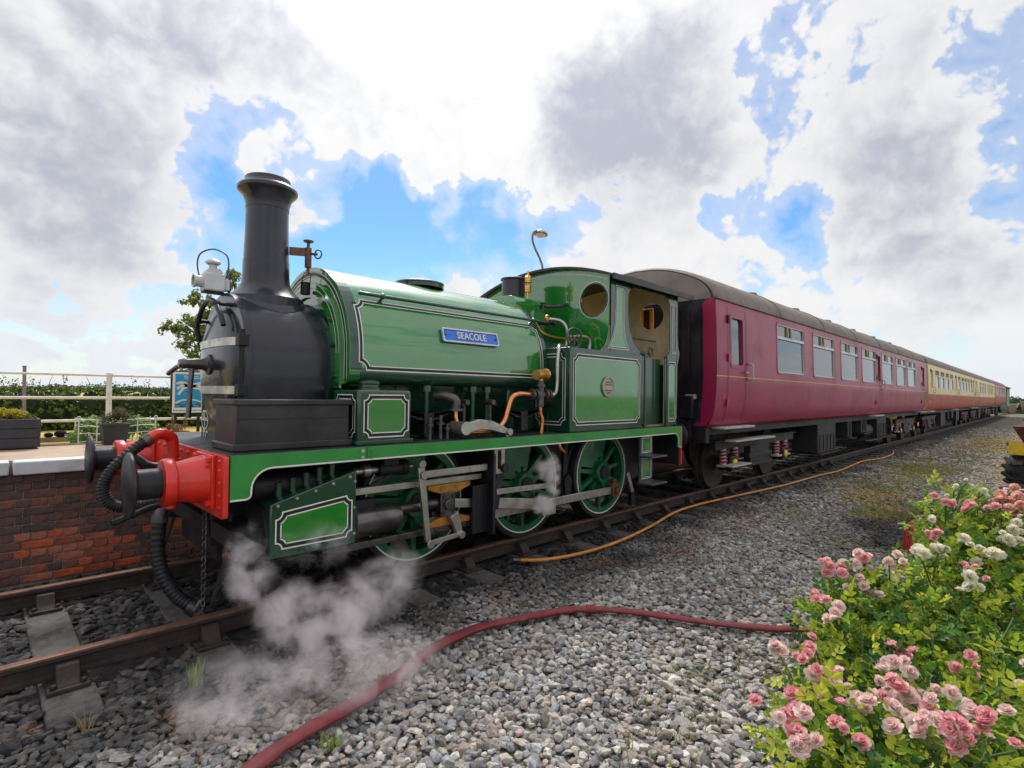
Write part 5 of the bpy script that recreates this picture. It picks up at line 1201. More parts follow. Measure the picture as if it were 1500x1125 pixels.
make_coach(7.80, 27.05, 'maroon coach with thin orange waist line coupled behind the locomotive', 'coaches of the train', MAR, MAR, RFG, [(a-.02, b+.02, 2.04, 2.965) for a, b in W1], [(8.22, 8.92), (18.28, 18.88), (25.9, 26.6)], 2)
def wl(x0, n_, first, pitch, wd): return [(x0+first+pitch*k, x0+first+pitch*k+wd, 2.06, 2.90) for k in range(n_)]
make_coach(27.45, 46.40, 'cream and crimson coach coupled directly behind the maroon coach with orange line', 'coaches of the train', CRM, MAR2, RFG, wl(27.45, 4, 1.9, 1.62, 1.15)+wl(27.45, 5, 10.0, 1.55, 1.1), [(28.1, 28.75), (36.3, 36.95), (45.3, 45.95)], 1, line=False, split=1.83)
make_coach(46.80, 64.60, 'cream and crimson coach between another cream coach and the small dark maroon coach', 'coaches of the train', CRM, MAR2, RFG, wl(46.8, 4, 3.0, 1.45, .75)+wl(46.8, 4, 9.6, 1.6, .8), [(47.4, 48.05), (63.5, 64.15)], 1, line=False, split=1.83)
make_coach(65.0, 80.6, 'dark maroon coach with maroon roof at the tail of the train', 'coaches of the train', MAR2, MAR2, RFM, wl(65, 6, 1.6, 2.15, 1.7), [], 0, line=False)

# ------------------------------------------------------------------ things on and behind the platform
def leaf_mesh(name, pos, nrm, size, colors, m, parent, kind='stuff', width=.42):
    """many small folded leaves: one diamond of two triangles each"""
    n = len(pos); t = rng.normal(size=(n, 3)); d = t-(t*nrm).sum(1)[:, None]*nrm; d /= np.linalg.norm(d, axis=1)[:, None]+1e-9
    s_ = np.cross(nrm, d); L_ = size[:, None]
    V = np.stack([pos-d*L_*.5, pos+s_*L_*width+nrm*L_*.14, pos+d*L_*.5-nrm*L_*.08, pos-s_*L_*width+nrm*L_*.14], 1)
    F = (np.array([[0, 2, 1], [0, 3, 2]])[None]+(np.arange(n)*4)[:, None, None]).reshape(-1)
    return np_mesh(name, V.reshape(-1, 3), F, 3, m, parent, np.repeat(colors, 4, 0), kind=kind)
def unit(n):
    v = rng.normal(size=(n, 3)); return v/np.linalg.norm(v, axis=1)[:, None]
def shades(n, pal, lo=.7, hi=1.3): return np.array(pal)[rng.integers(0, len(pal), n)]*rng.uniform(lo, hi, (n, 1))
def foliage(name, clumps, per, size, pal, parent, m=LEAF, shell=.55, up=.5, kind='stuff', zmin=-1e9):
    """clumps: (x,y,z,rx,ry,rz)"""
    off = np.array(root_loc(parent)); P_, N_ = [], []
    for c in clumps:
        k = int(per*c[3]*c[5]); u = unit(k); r = shell+(1-shell)*rng.random((k, 1))**.7; r *= 1+.22*(rng.random((k, 1))-.5)
        P_.append(np.array(c[:3])+u*r*np.array(c[3:6])); nn_ = u+rng.normal(0, .55, (k, 3))+np.array((0, 0, up)); N_.append(nn_/np.linalg.norm(nn_, axis=1)[:, None])
    P_ = np.concatenate(P_); N_ = np.concatenate(N_); ok = P_[:, 2] > zmin; P_, N_ = P_[ok], N_[ok]; n = len(P_)
    return leaf_mesh(name, P_-off, N_, rng.uniform(.7, 1.3, n)*size, shades(n, pal), m, parent, kind)
HG = [(.075, .135, .03), (.05, .095, .025), (.13, .19, .04), (.20, .25, .05), (.04, .075, .025)]
# hedge
hd = thing('hedge', (3, 7.6, .8), 'clipped dark green hedge behind the white railings', 'hedge')
cl = []
for x_ in np.arange(-4, 9.5, .33):
    for z_, ry in ((.95, .48), (1.2, .46), (1.40, .38)): cl.append((x_+random.uniform(-.1, .1), 7.6+random.uniform(-.12, .12), z_+random.uniform(-.05, .04), .34, ry, .22))
foliage('foliage', cl, 5200, .075, HG, hd, shell=.7, up=.35)
q = MB(); q.box(-4.0, 9.5, 7.3, 7.9, .80, 1.38); q.build('inner_twigs', mat('hedge_inside', (.02, .035, .012), .9), hd)
tp = thing('bramble', (2, 7.5, 1.5), 'thin bramble sprays sticking up above the clipped hedge', 'bramble')
for k in range(46):
    x_ = random.uniform(-1.5, 4.2); h = random.uniform(.10, .34); q = MB(); a = random.uniform(-.12, .12)
    pts = [(x_, 7.55, 1.45), (x_+a*.4, 7.5, 1.5+h*.6), (x_+a, 7.48, 1.5+h)]; q.tube(pts, [.005, .004, .002], 4); q.build('spray', STEM, tp)
foliage('foliage', [(random.uniform(-1.5, 4.2), 7.5, random.uniform(1.56, 1.76), .10, .06, .08) for _ in range(60)], 1500, .035, HG[2:4]+[HG[0]], tp, shell=.1)
# far hedgerows along the horizon
fh = thing('far_trees', (0, 300, 0), None, None); put(fh, 'hazy line of trees and hedgerows along the flat horizon', 'trees', kind='stuff')
cl = []
for k in range(220):
    a = R_(random.uniform(-8, 100)); r = random.uniform(420, 900); cl.append((r*math.cos(a), r*math.sin(a), 1.5, random.uniform(8, 20), 6, random.uniform(1.2, 4.0)))
foliage('foliage', cl, 4, 1.8, [(.07, .10, .06), (.09, .12, .07), (.06, .085, .06)], fh, shell=.3)
# leafy tree behind the smokebox
tr = thing('leafy_tree', (4.6, 8.9, .8), 'young leafy tree standing behind the smokebox', 'tree')
q = MB(); q.tube(spline([(4.6, 8.9, .7), (4.55, 8.9, 1.8), (4.45, 8.85, 2.8), (4.3, 8.85, 3.7)], 5), [.09]*6+[.06]*5+[.035]*5, 8)
brs = []
for k in range(15):
    z0 = 1.45+.14*k; a = random.choice((-1, 1))*random.uniform(.4, 1.5); b = Vector((4.5-.25*(z0-1)*.2, 8.88, z0)); e = b+Vector((-random.uniform(.4, 1.6) if k % 3 else random.uniform(.3, .9), a*.5, random.uniform(.3, 1.1)))
    m_ = b.lerp(e, .5)+Vector((0, 0, .14)); pts = spline([b, m_, e], 5); q.tube(pts, np.linspace(.035, .008, len(pts)).tolist(), 6); brs.append(pts)
q.build('trunk', BARK, tr)
cl = [(p.x+random.uniform(-.1, .1), p.y, p.z+random.uniform(-.12, .16), random.uniform(.08, .2), .17, random.uniform(.07, .16)) for pts in brs for i, p in enumerate(pts) if i > 3]+[(4.35-abs(random.gauss(0, .55)), 8.85+random.uniform(-.3, .3), random.uniform(1.7, 3.7), random.uniform(.07, .18), .15, random.uniform(.06, .14)) for _ in range(34)] + [(4.4+random.uniform(-.3, .3), 8.85+random.uniform(-.3, .3), random.uniform(2.2, 3.8), .25, .25, .2) for _ in range(16)]
foliage('crown', cl, 2200, .085, [(.20, .26, .05), (.14, .20, .04), (.30, .34, .09), (.10, .15, .04)], tr, shell=.2)
# white tubular fence
fe = thing('platform_railing', (1.34, 5.0, .86), 'white painted tubular railing with three bars behind the platform', 'fence')
for z_, r_ in ((1.79, .017), (1.455, .020), (1.125, .020)):
    q = MB(); q.cyl((-5, 5.0, z_), (11, 5.0, z_), r_, n=12); q.build('rail_bar', FWHT, fe)
for x_ in (-4.66, -1.66, 1.34, 4.34, 7.34):
    q = MB(); q.cyl((x_, 5.0, .80), (x_, 5.0, 1.79), .036, n=14); q.ball((x_, 5.0, 1.80), .046)
    for z_ in (1.455, 1.125): q.ball((x_, 5.0, z_), .045)
    q.build('post', FWHT, fe)
# grey timber post beyond
gp = thing('timber_post', (.49, 7.0, .8), 'slim weathered post standing against the hedge', 'post'); q = MB(); q.cyl((.49, 7.0, .75), (.475, 7.0, 1.945), .028, .024, n=8); q.build('shaft', POLE, gp); q = MB(); q.cyl((.475, 7.0, 1.94), (.475, 7.0, 1.955), .03, n=8); q.build('cap', GM, gp)
# poster board
pbd = thing('poster_board', (2.37, 4.93, 1.2), 'framed blue and white poster on the railing beside the smokebox', 'poster')
q = MB(); q.box(2.12, 2.615, 4.93, 4.965, 1.20, 1.90); q.build('frame', FRBK, pbd, bevel=.005)
f = YS(4.929)
q = MB(); q.add([f(2.145, 1.222, 0), f(2.59, 1.222, 0), f(2.59, 1.878, 0), f(2.145, 1.878, 0)], [(0,1,2,3)]); q.build('sheet', PWHT, pbd, smooth=0)
q = MB(); q.add([f(2.180, 1.305, .002), f(2.555, 1.305, .002), f(2.555, 1.845, .002), f(2.180, 1.845, .002)], [(0,1,2,3)]); q.build('blue_field', PBLU, pbd, smooth=0)
q = MB(); q.add([f(2.180, 1.305, .003)]+[f(2.18+.375*k/12, 1.36+.02*math.sin(k*1.3), .003) for k in range(13)]+[f(2.555, 1.305, .003)], [tuple(range(15))]); q.build('dark_wave', PBLD, pbd, smooth=0)
q = MB()
def stroke(pts, w_):
    P_ = spline([(a, b, 0) for a, b in pts], 5); vs = []
    for i, p in enumerate(P_):
        d = (P_[min(i+1, len(P_)-1)]-P_[max(i-1, 0)]).normalized(); nn_ = Vector((-d.y, d.x, 0))*w_/2*(1-.45*i/len(P_))
        vs += [f(p.x+nn_.x, p.y+nn_.y, .004), f(p.x-nn_.x, p.y-nn_.y, .004)]
    q.add(vs, [(2*i, 2*i+1, 2*i+3, 2*i+2) for i in range(len(P_)-1)])
cxp, czp = 2.385, 1.635
q.add([f(cxp-.028, czp-.11, .0045), f(cxp+.028, czp-.11, .0045), f(cxp+.028, czp+.085, .0045), f(cxp-.028, czp+.085, .0045)], [(0,1,2,3)])
for e, b in (((-.19, .055), .07), ((-.18, -.03), .03), ((-.16, -.12), -.01), ((.165, .075), .045), ((.165, .02), .02), ((.165, -.03), -.005)):
    stroke([(cxp, czp+.01), (cxp+e[0]*.5, czp+b), (cxp+e[0], czp+e[1])], .058)
stroke([(2.19, 1.375), (2.27, 1.42), (2.37, 1.43), (2.47, 1.425), (2.55, 1.40)], .03)
q.build('flag_figure', PLIL, pbd, smooth=0)
q = MB()
for k, (xa_, xb_, z_, h_) in enumerate(((2.30, 2.52, 1.805, .014), (2.31, 2.52, 1.775, .016), (2.19, 2.25, 1.325, .010), (2.33, 2.41, 1.325, .010), (2.45, 2.52, 1.325, .010))):
    xx = xa_
    while xx < xb_: ww = random.uniform(.008, .020); q.add([f(xx, z_, .005), f(min(xx+ww, xb_), z_, .005), f(min(xx+ww, xb_), z_+h_, .005), f(xx, z_+h_, .005)], [(0,1,2,3)]); xx += ww+.007
q.build('small_print', PWHT, pbd, smooth=0)
q = MB()
for xa_, xb_ in ((2.16, 2.33), (2.42, 2.57)):
    xx = xa_
    while xx < xb_: ww = random.uniform(.008, .018); q.add([f(xx, 1.252, .003), f(xx+ww, 1.252, .003), f(xx+ww, 1.266, .003), f(xx, 1.266, .003)], [(0,1,2,3)]); xx += ww+.006
q.build('small_print', PBLD, pbd, smooth=0)
for x_ in (2.2, 2.53):
    q = MB(); q.box(x_-.02, x_+.02, 4.945, 4.99, .8, 1.2); q.build('leg', FRBK, pbd)
# planters on the platform
pl = thing('slatted_planter', (-.1, 3.0, .925), 'dark slate grey slatted planter box with yellow flowers', 'planter')
for k in range(3):
    q = MB(); z0 = .945+.103*k; q.box(-.62, .455, 2.82, 2.845, z0, z0+.098); q.build('slat', SLATE, pl, bevel=.004)
    q = MB(); q.box(.43, .455, 2.845, 3.25, z0, z0+.098); q.build('slat', SLATE, pl, bevel=.004)
    q = MB(); q.box(-.62, .43, 3.225, 3.25, z0, z0+.098); q.build('slat', SLATE, pl, bevel=.004)
    q = MB(); q.box(-.62, -.595, 2.845, 3.225, z0, z0+.098); q.build('slat', SLATE, pl, bevel=.004)
q = MB(); q.box(-.59, .425, 2.85, 3.22, .93, 1.19); q.build('soil', BARK, pl)
for x_ in (-.55, .38):
    q = MB(); q.box(x_-.04, x_+.04, 2.86, 2.95, .926, .95); q.build('foot', SLATE, pl)
foliage('foliage', [(x_, 3.02, 1.26, .10, .12, .07) for x_ in (-.5, -.3, -.1, .05, .2, .33)], 30000, .022, [(.16, .15, .03), (.10, .12, .03), (.22, .13, .05)], pl, shell=.1)
foliage('yellow_flowers', [(.12, 3.0, 1.32, .13, .11, .06), (.25, 2.98, 1.31, .10, .1, .055), (-.02, 3.03, 1.30, .08, .1, .045)], 70000, .020, [(.62, .46, .02), (.52, .42, .03), (.34, .32, .04)], pl, shell=.2)
pt = thing('black_pot', (1.13, 3.0, .925), 'square tapered black plant pot with a low shrub', 'plant pot')
q = MB(); a, b = .105, .135; vs = [(1.13+sx*a, 3.0+sy*a, .926) for sx, sy in ((-1,-1),(1,-1),(1,1),(-1,1))]+[(1.13+sx*b, 3.0+sy*b, 1.165) for sx, sy in ((-1,-1),(1,-1),(1,1),(-1,1))]
q.add(vs, [(3,2,1,0),(4,5,6,7),(0,1,5,4),(1,2,6,5),(2,3,7,6),(3,0,4,7)]); q.build('pot_body', SLATE, pt, bevel=.008)
q = MB(); q.box(.985, 1.275, 2.855, 3.145, 1.15, 1.178); q.build('pot_rim', SLATE, pt, bevel=.005)
foliage('foliage', [(1.05, 3.0, 1.23, .09, .1, .06), (1.15, 3.0, 1.26, .10, .1, .08), (1.24, 3.0, 1.25, .09, .1, .07), (1.18, 2.95, 1.32, .06, .08, .06)], 70000, .018, [(.14, .13, .06), (.10, .11, .045), (.20, .17, .08), (.12, .10, .06)], pt, shell=.1)
wb = thing('wire_trough', (1.22, 3.62, .87), 'white wire planter trough full of pale green plants', 'planter')
for z_ in (.93, 1.03, 1.12, 1.20):
    for y_ in (3.45, 3.78):
        q = MB(); q.tube(spline([(.84+.1*k, y_, z_+.008*math.sin(k*2.1)) for k in range(9)], 3), .0055, 6); q.build('wire', WIRE, wb)
for x_ in (.84, 1.02, 1.44, 1.64):
    for y_ in (3.45, 3.78):
        q = MB(); q.tube([(x_, y_, .87), (x_, y_, 1.22)], .0075, 6); q.build('upright', WIRE, wb)
for x_ in (.84, 1.64):
    q = MB(); q.tube([(x_+.018*math.cos(t), 3.45, 1.225+.018*math.sin(t)) for t in np.linspace(0, 2*math.pi, 13)[:-1]], .0055, 6, closed=True); q.build('scroll', WIRE, wb)
foliage('foliage', [(.86+.12*k, 3.62, 1.02+random.uniform(-.05, .12), .13, .16, .14) for k in range(7)], 14000, .045, [(.16, .30, .09), (.12, .22, .07), (.30, .40, .10), (.24, .34, .15)], wb, shell=.2)
bw = thing('red_bowl', (1.86, 3.3, .925), 'red bowl of trailing flowers beside the black pot', 'plant pot')
q = MB(); q.lathe([(.07, 0), (.10, .03), (.14, .09), (.15, .11), (.135, .11), (.12, .07), (.001, .06)], (1.86, 3.3, .926), (0, 0, 1), 24, False); q.build('bowl', TERR, bw)
foliage('foliage', [(1.86, 3.3, 1.08, .10, .1, .06), (1.80, 3.3, 1.16, .02, .03, .12), (1.95, 3.3, 1.16, .03, .03, .09), (1.76, 3.3, 1.08, .03, .04, .07)], 40000, .022, [(.30, .18, .06), (.16, .18, .05), (.34, .24, .10)], bw, shell=.1)
tb = thing('timber_border', (.75, 4.3, .87), 'low weathered timber border with garden oddments on the lawn', 'garden border')
q = MB(); q.box(.30, 1.35, 4.25, 4.33, .88, .945); q.build('beam', TIMB, tb, bevel=.01)
q = MB(); q.lathe([(.07, 0), (.09, .12), (.095, .14), (.07, .14)], (1.12, 4.29, .946), (0, 0, 1), 16); q.build('clay_pot', TIMB, tb)
q = MB(); q.tube([(.95, 4.29, .95), (.99, 4.29, 1.12)], .012, 6); q.build('stick', FWHT, tb)
for x_, s2 in ((.62, .05), (.74, .07), (.84, .045)):
    q = MB(); q.ball((x_, 4.29, .945+s2*.6), s2, 8, .7); q.build('pebble', STN, tb); setcol(tb.children[-1], (.30, .30, .30))
# lamp on a swan neck pole
lo = thing('platform_lamp', (9.30, 3.5, .93), 'swan neck platform lamp rising behind the cab roof', 'lamp post')
q = MB(); q.cyl((9.38, 3.5, .9), (9.38, 3.5, 1.2), .09, n=16); q.tube(spline([(9.38, 3.5, 1.1), (9.37, 3.5, 3.2), (9.33, 3.5, 4.45), (9.24, 3.5, 4.75), (9.06, 3.5, 4.98), (8.96, 3.5, 5.18), (9.0, 3.5, 5.36), (9.12, 3.5, 5.42)], 8), .026, 10); q.build('pole', POLE, lo)
q = MB(); q.lathe([(.03, .11), (.10, .09), (.16, .03), (.175, 0), (.16, 0), (.09, .06)], (9.24, 3.5, 5.36), (.15, -.0, 1), 24, False); sh_ = q.build('lamp_shade', WHP, lo)
q = MB(); q.ball((9.24, 3.5, 5.35), .12, 16, .55); q.build('lamp_bowl', LAMPW, lo)

# ------------------------------------------------------------------ far end of the yard
shd = thing('green_shed', (145, 7, GZ), 'long dark green shed with pitched roof beyond the last coach', 'building')
q = MB(); q.prism([(2.2, GZ), (12, GZ), (12, 4.6), (7, 5.9), (2.2, 4.6)], 'x', 112, 178); q.build('wall', SHED, shd)
q = MB(); q.prism([(1.9, 4.52), (7, 5.92), (12.3, 4.52), (12.3, 4.7), (7, 6.1), (1.9, 4.7)], 'x', 111.6, 178.4); q.build('roof', SHED, shd)
for x_ in (150, 166): q = MB(); q.box(x_, x_+6, 2.13, 2.19, .6, 4.2); q.build('wall_sheet', SHEDL, shd)
rbp = thing('scrap_heap', (104, -1.5, GZ), 'heap of brown rubble and scrap beyond the end of the train', 'rubble')
for k in range(26):
    x_, y_ = random.uniform(100, 112), random.uniform(-3.2, -.6); s2 = random.uniform(.3, .8); q = MB(); q.box(x_-s2, x_+s2, y_-s2*.6, y_+s2*.6, GZ, GZ+s2*random.uniform(.8, 2.6)); o = q.build('scrap_piece', random.choice((MUDR, TIMB, RUST, TIMB)), rbp, bevel=.08)

# ------------------------------------------------------------------ hoses
rh_ = thing('red_fire_hose', (2.6, -2.0, GZ), 'flattened dark red fire hose lying across the gravel', 'hose')
pts = spline([(.35, -2.62, -.128), (.91, -2.38, -.128), (1.17, -2.29, -.128), (1.5, -2.23, -.128), (1.87, -2.13, -.128), (2.23, -2.0, -.128), (2.61, -1.98, -.128), (3.0, -2.09, -.128), (3.35, -2.22, -.128), (3.55, -2.39, -.128), (3.71, -2.61, -.128), (3.85, -2.89, -.128), (4.0, -3.19, -.128), (4.2, -3.47, -.128), (4.43, -3.72, -.128), (4.73, -3.92, -.128), (5.2, -4.1, -.128)], 7)
q = MB(); q.tube([p+Vector((0, 0, random.uniform(-.003, .003))) for p in pts], [(.050-.016*i/len(pts))+.004*math.sin(i*.37)+.003*math.sin(i*1.7)+random.uniform(-.002, .002) for i in range(len(pts))], 14, flat=.50); q.build('hose_tube', HOSR, rh_)
q = MB(); q.tube(pts[60:63], .052, 14, flat=.62); q.build('hose_band', HOSR, rh_)
oh = thing('orange_hose', (8, -1.1, GZ), 'long thin orange hose lying beside the near rail', 'hose')
pts = spline([(3.98, -1.06, -.13), (4.2, -1.23, -.13), (4.64, -1.34, -.13), (5.33, -1.35, -.13), (6.27, -1.22, -.13), (7.3, -1.02, -.125), (8.1, -.99, -.125), (8.75, -1.02, -.13), (9.67, -1.10, -.13), (11.28, -1.24, -.13), (13.27, -1.29, -.13), (14.54, -1.38, -.13), (17.22, -1.28, -.13), (18.5, -1.46, -.13), (20.5, -1.40, -.14), (22, -1.15, -.15)], 8)
q = MB(); q.tube(pts, .018, 10); q.build('hose_tube', HOSO, oh)
q = MB(); q.cyl((3.99, -1.07, -.13), (3.93, -1.02, -.125), .022, n=12); q.build('hose_nozzle', GM, oh)

# ------------------------------------------------------------------ small yard objects
bar_ = thing('rusty_bar', (6.0, -3.75, GZ), 'short rusty steel bar lying in the gravel beside the roses', 'scrap bar')
q = MB(); q.bar((6.34, -3.62, -.12), (5.78, -3.88, -.06), .06, .07); q.build('bar', MUDR, bar_, bevel=.006); q = MB(); q.box(5.76, 5.82, -3.92, -3.84, -.17, -.02); q.build('foot', MUDR, bar_)
rp_ = thing('red_handle_frame', (7.6, -3.85, GZ), 'bent red tubular handle with pale canister behind the roses', 'trolley')
q = MB(); q.tube(spline([(7.50, -3.80, GZ), (7.52, -3.82, .02), (7.56, -3.85, .17), (7.66, -3.93, .23), (7.9, -4.05, .24)], 6), .024, 10); q.tube(spline([(7.75, -3.72, GZ), (7.78, -3.75, .1), (7.9, -3.95, .22)], 5), .022, 8); q.build('frame', TERR, rp_)
q = MB(); q.lathe([(.11, 0), (.12, .02), (.12, .22), (.06, .28), (.04, .30)], (7.85, -3.98, GZ), (0, 0, 1), 20); q.build('canister', LAMPW, rp_)
bn = thing('black_bin', (8.55, -4.82, GZ), 'black round bin with coils of white wire round its rim', 'bin')
q = MB(); q.lathe([(.20, 0), (.25, .72), (.265, .73), (.265, .76), (.245, .76), (.235, .7), (.19, .05), (.001, .05)], (8.55, -4.82, GZ), (0, 0, 1), 32, False); q.build('bin_body', SLATE, bn)
for k, (z_, r_, tx) in enumerate(((.52, .272, .0), (.54, .285, .05), (.50, .278, -.06), (.56, .275, .03), (.47, .28, .08))):
    q = MB(); q.tube([(8.55+r_*math.cos(t), -4.82+r_*math.sin(t), z_+tx*math.cos(t+k)) for t in np.linspace(0, 2*math.pi, 33)[:-1]], .009, 6, closed=True); q.build('wire_coil', LAMPW, bn)
bx2 = thing('brown_crate', (8.75, -4.58, GZ), 'dark brown wooden crate beside the black bin', 'crate')
for k in range(5):
    q = MB(); q.box(8.58, 8.92, -4.58+.0, -4.50, GZ+.15*k, GZ+.15*k+.142); q.build('board', WOODP, bx2, bevel=.004)
q = MB(); q.box(8.60, 8.92, -4.85, -4.59, GZ, GZ+.72); q.build('crate_core', WOODP, bx2, bevel=.004)
# small yellow site dumper at the edge of the yard
dm = thing('site_dumper', (13.86, -5.36, GZ), 'yellow site dumper with chunky black tyres and rusty tray', 'dumper')
dirv = Vector((-.80, .60, 0)); sdv = Vector((.60, .80, 0))   # facing the camera side
def DM(a, b, z_): p = Vector((13.86, -5.36, 0))+dirv*a+sdv*b; return (p.x, p.y, GZ+z_)
def dbox(q, a0, a1, b0, b1, z0, z1): q.add([DM(a, b, z_) for z_ in (z0, z1) for a, b in ((a0, b0), (a1, b0), (a1, b1), (a0, b1))], [(3,2,1,0),(4,5,6,7),(0,1,5,4),(1,2,6,5),(2,3,7,6),(3,0,4,7)])
wheelsrc = None
for (a, b) in ((.55, .42), (.55, -.62), (-.9, .42), (-.9, -.62)):
    q = MB(); q.lathe([(.18, -.16), (.38, -.17), (.44, -.12), (.45, 0), (.44, .12), (.38, .17), (.18, .16)], DM(a, b, .47), tuple(sdv), 36, False); ty = q.build('wheel', TYRE, dm)
    for k in range(20):
        t = 2*math.pi*k/20
        for e in (-1, 1):
            t2 = t+.08*e; q = MB(); c0v = Vector(DM(a, b, .47)); rd = dirv*math.cos(t)+Vector((0, 0, 1))*math.sin(t); rd2 = dirv*math.cos(t2+.16)+Vector((0, 0, 1))*math.sin(t2+.16)
            q.bar(c0v+rd*.445+sdv*e*.01, c0v+rd2*.435+sdv*e*.17, .055, .06, up=tuple(rd)); q.build('tread_lug', TYRE, ty)
    q = MB(); q.lathe([(.001, -.10), (.10, -.11), (.19, -.16), (.20, -.10)], DM(a, b, .47), tuple(sdv*(1 if b < 0 else -1)), 20, False); q.build('hub', YEL, ty)
q = MB(); dbox(q, -1.2, .8, -.35, .24, .42, .93); q.build('chassis', YEL, dm, bevel=.02)
q = MB(); dbox(q, .30, .95, -.75, .55, .93, 1.0); q.build('fender', MUDR, dm, bevel=.01)
q = MB(); q.add([DM(-.2, -.6, .95), DM(.8, -.6, .95), DM(.8, .36, .95), DM(-.2, .36, .95), DM(-.35, -.7, 1.35), DM(1.0, -.7, 1.30), DM(1.0, .42, 1.30), DM(-.35, .42, 1.35)], [(3,2,1,0),(0,1,5,4),(1,2,6,5),(2,3,7,6),(3,0,4,7),(4,5,6,7)]); q.build('skip', MUDR, dm, bevel=.02)
q = MB(); dbox(q, .32, .42, -.6, .5, .86, 1.0); q.build('skip_bracket', YEL, dm)
q = MB(); dbox(q, .34, .90, .15, .50, .925-.03, .928); dbox(q, .92, .96, -.6, .50, .78, .99); q.build('mudguard_stay', YEL, dm)
q = MB(); q.lathe([(.28, 0), (.30, .05), (.28, .10), (.2, .12)], DM(.55, .18, 1.34), (0, 0, 1), 24); q.build('tub', SLATE, dm)
q = MB(); q.tube([DM(.55+.29*math.cos(t), .18+.29*math.sin(t), 1.42) for t in np.linspace(0, 2*math.pi, 25)[:-1]], .03, 8, closed=True); q.build('tub_rim', SLATE, dm)
q = MB(); dbox(q, .25, .55, .1, .45, 1.45, 1.62); q.build('seat', TYRE, dm, bevel=.05)

# ------------------------------------------------------------------ grass
def grass(name, spots, h, pal, label=None, cat=None, parent=None, kind='stuff'):
    """spots: (x,y,r,count)"""
    P_ = []
    for x_, y_, r_, k in spots:
        a = rng.uniform(0, 2*np.pi, k); r = r_*np.sqrt(rng.random(k)); P_.append(np.stack([x_+r*np.cos(a), y_+r*np.sin(a), np.full(k, GZ-.02)], -1))
    P_ = np.concatenate(P_); n = len(P_); off = np.array(root_loc(parent)) if parent else np.zeros(3)
    a = rng.uniform(0, 2*np.pi, n); H = h*rng.uniform(.5, 1.3, n); lean = rng.uniform(.1, .7, n)
    d = np.stack([np.cos(a), np.sin(a), np.zeros(n)], -1); s_ = np.stack([-np.sin(a), np.cos(a), np.zeros(n)], -1); Hz = np.stack([np.zeros(n), np.zeros(n), H], -1); ww = (.0035+.02*h)*.6
    V = np.stack([P_-s_*ww, P_+s_*ww, P_+d*(H*lean*.35)[:, None]+Hz*.6+s_*ww*.7, P_+d*(H*lean*.35)[:, None]+Hz*.6-s_*ww*.7, P_+d*(H*lean)[:, None]+Hz], 1)-off
    F = (np.array([[0,1,2],[0,2,3],[3,2,4]])[None]+(np.arange(n)*5)[:, None, None]).reshape(-1)
    o = np_mesh(name, V.reshape(-1, 3), F, 3, LEAF, parent, np.repeat(shades(n, pal, .8, 1.2), 5, 0), kind=kind)
    return put(o, label, cat)
GP = [(.22, .27, .05), (.30, .28, .06), (.36, .28, .09), (.15, .2, .04)]
spots = []
for _ in range(170):
    x_ = random.uniform(9.5, 30); y_ = random.uniform(-7, -1.7)
    if vnoise(np.array([x_]), np.array([y_]), 2.2, 41)[0] > .50: spots.append((x_, y_, random.uniform(.15, .55), 90))
for x_, y_, r_ in ((11.9, -2.5, .9), (13.2, -2.3, .9), (16.3, -2.6, 1.2), (17.5, -2.9, 1.0), (11, -2.9, .6), (9.8, -3.1, .4)): spots.append((x_, y_, r_, 500))
for _ in range(60): spots.append((random.uniform(28, 80), random.uniform(-14, -2.2), random.uniform(.5, 1.6), 120))
for x_, y_ in ((2.76, -3.5), (3.2, -3.45), (5.1, -3.4), (4.2, -3.75), (3.6, -3.6), (2.4, -3.6)):
    spots.append((x_, y_, .22, 60))
grass('ground_grass', spots, .07, GP, 'sparse dry grass and weeds scattered over the yard', 'grass')
for x_, y_, r_, k, h_, lab in ((.93, -1.36, .035, 60, .15, 'bright green grass tuft beside the sleeper ends near the steam'), (5.03, -2.68, .06, 50, .05, 'tiny yellow green weed alone in the grey gravel'), (1.27, -2.40, .05, 50, .07, 'low yellowish weed beside the red hose'), (.42, -1.42, .03, 12, .13, 'thin dry weed stalks at the end of a concrete sleeper')):
    t_ = thing('grass_tuft', (x_, y_, GZ), lab, 'weed'); grass('blades', [(x_, y_, r_, k)], h_, [(.30, .40, .06), (.26, .36, .05)] if h_ != .13 else [(.4, .3, .12), (.34, .22, .10)], parent=t_, kind='stuff')

# ------------------------------------------------------------------ roses
def rose_mesh(name, pal):
    q = []; C_ = []
    for ring, (k, r0, tilt, L_) in enumerate(((5, .10, .25, .55), (6, .18, .55, .62), (7, .26, .90, .66), (7, .30, 1.25, .66))):
        for j in range(k):
            a = 2*math.pi*(j+.37*ring)/k+random.uniform(-.15, .15); ca, sa = math.cos(a), math.sin(a); t = tilt+random.uniform(-.18, .18); col_ = np.array(random.choice(pal))*random.uniform(.85, 1.12)
            g = []
            for u_ in (0, .5, 1):
                for v_ in (-1, -.4, .4, 1):
                    wd = (.10+.30*math.sin(math.pi*min(1, u_*.75+.12)))*(1+.1*random.uniform(-1, 1)); out = r0*.4+L_*u_*math.sin(t)+.10*u_*u_; up = .10*(3-ring)*.5+L_*u_*math.cos(t)-.08*(u_**2)*ring*.4+.05*random.uniform(-1, 1)*u_
                    cup = -.10*v_*v_*u_
                    rx_ = out+cup; g.append((rx_*ca-v_*wd*sa, rx_*sa+v_*wd*ca, up))
            b = len(q); q += g; C_ += [col_]*12
            yield_faces.extend([(b+i*4+m_, b+i*4+m_+1, b+i*4+m_+5, b+i*4+m_+4) for i in range(2) for m_ in range(3)])
    return q, C_
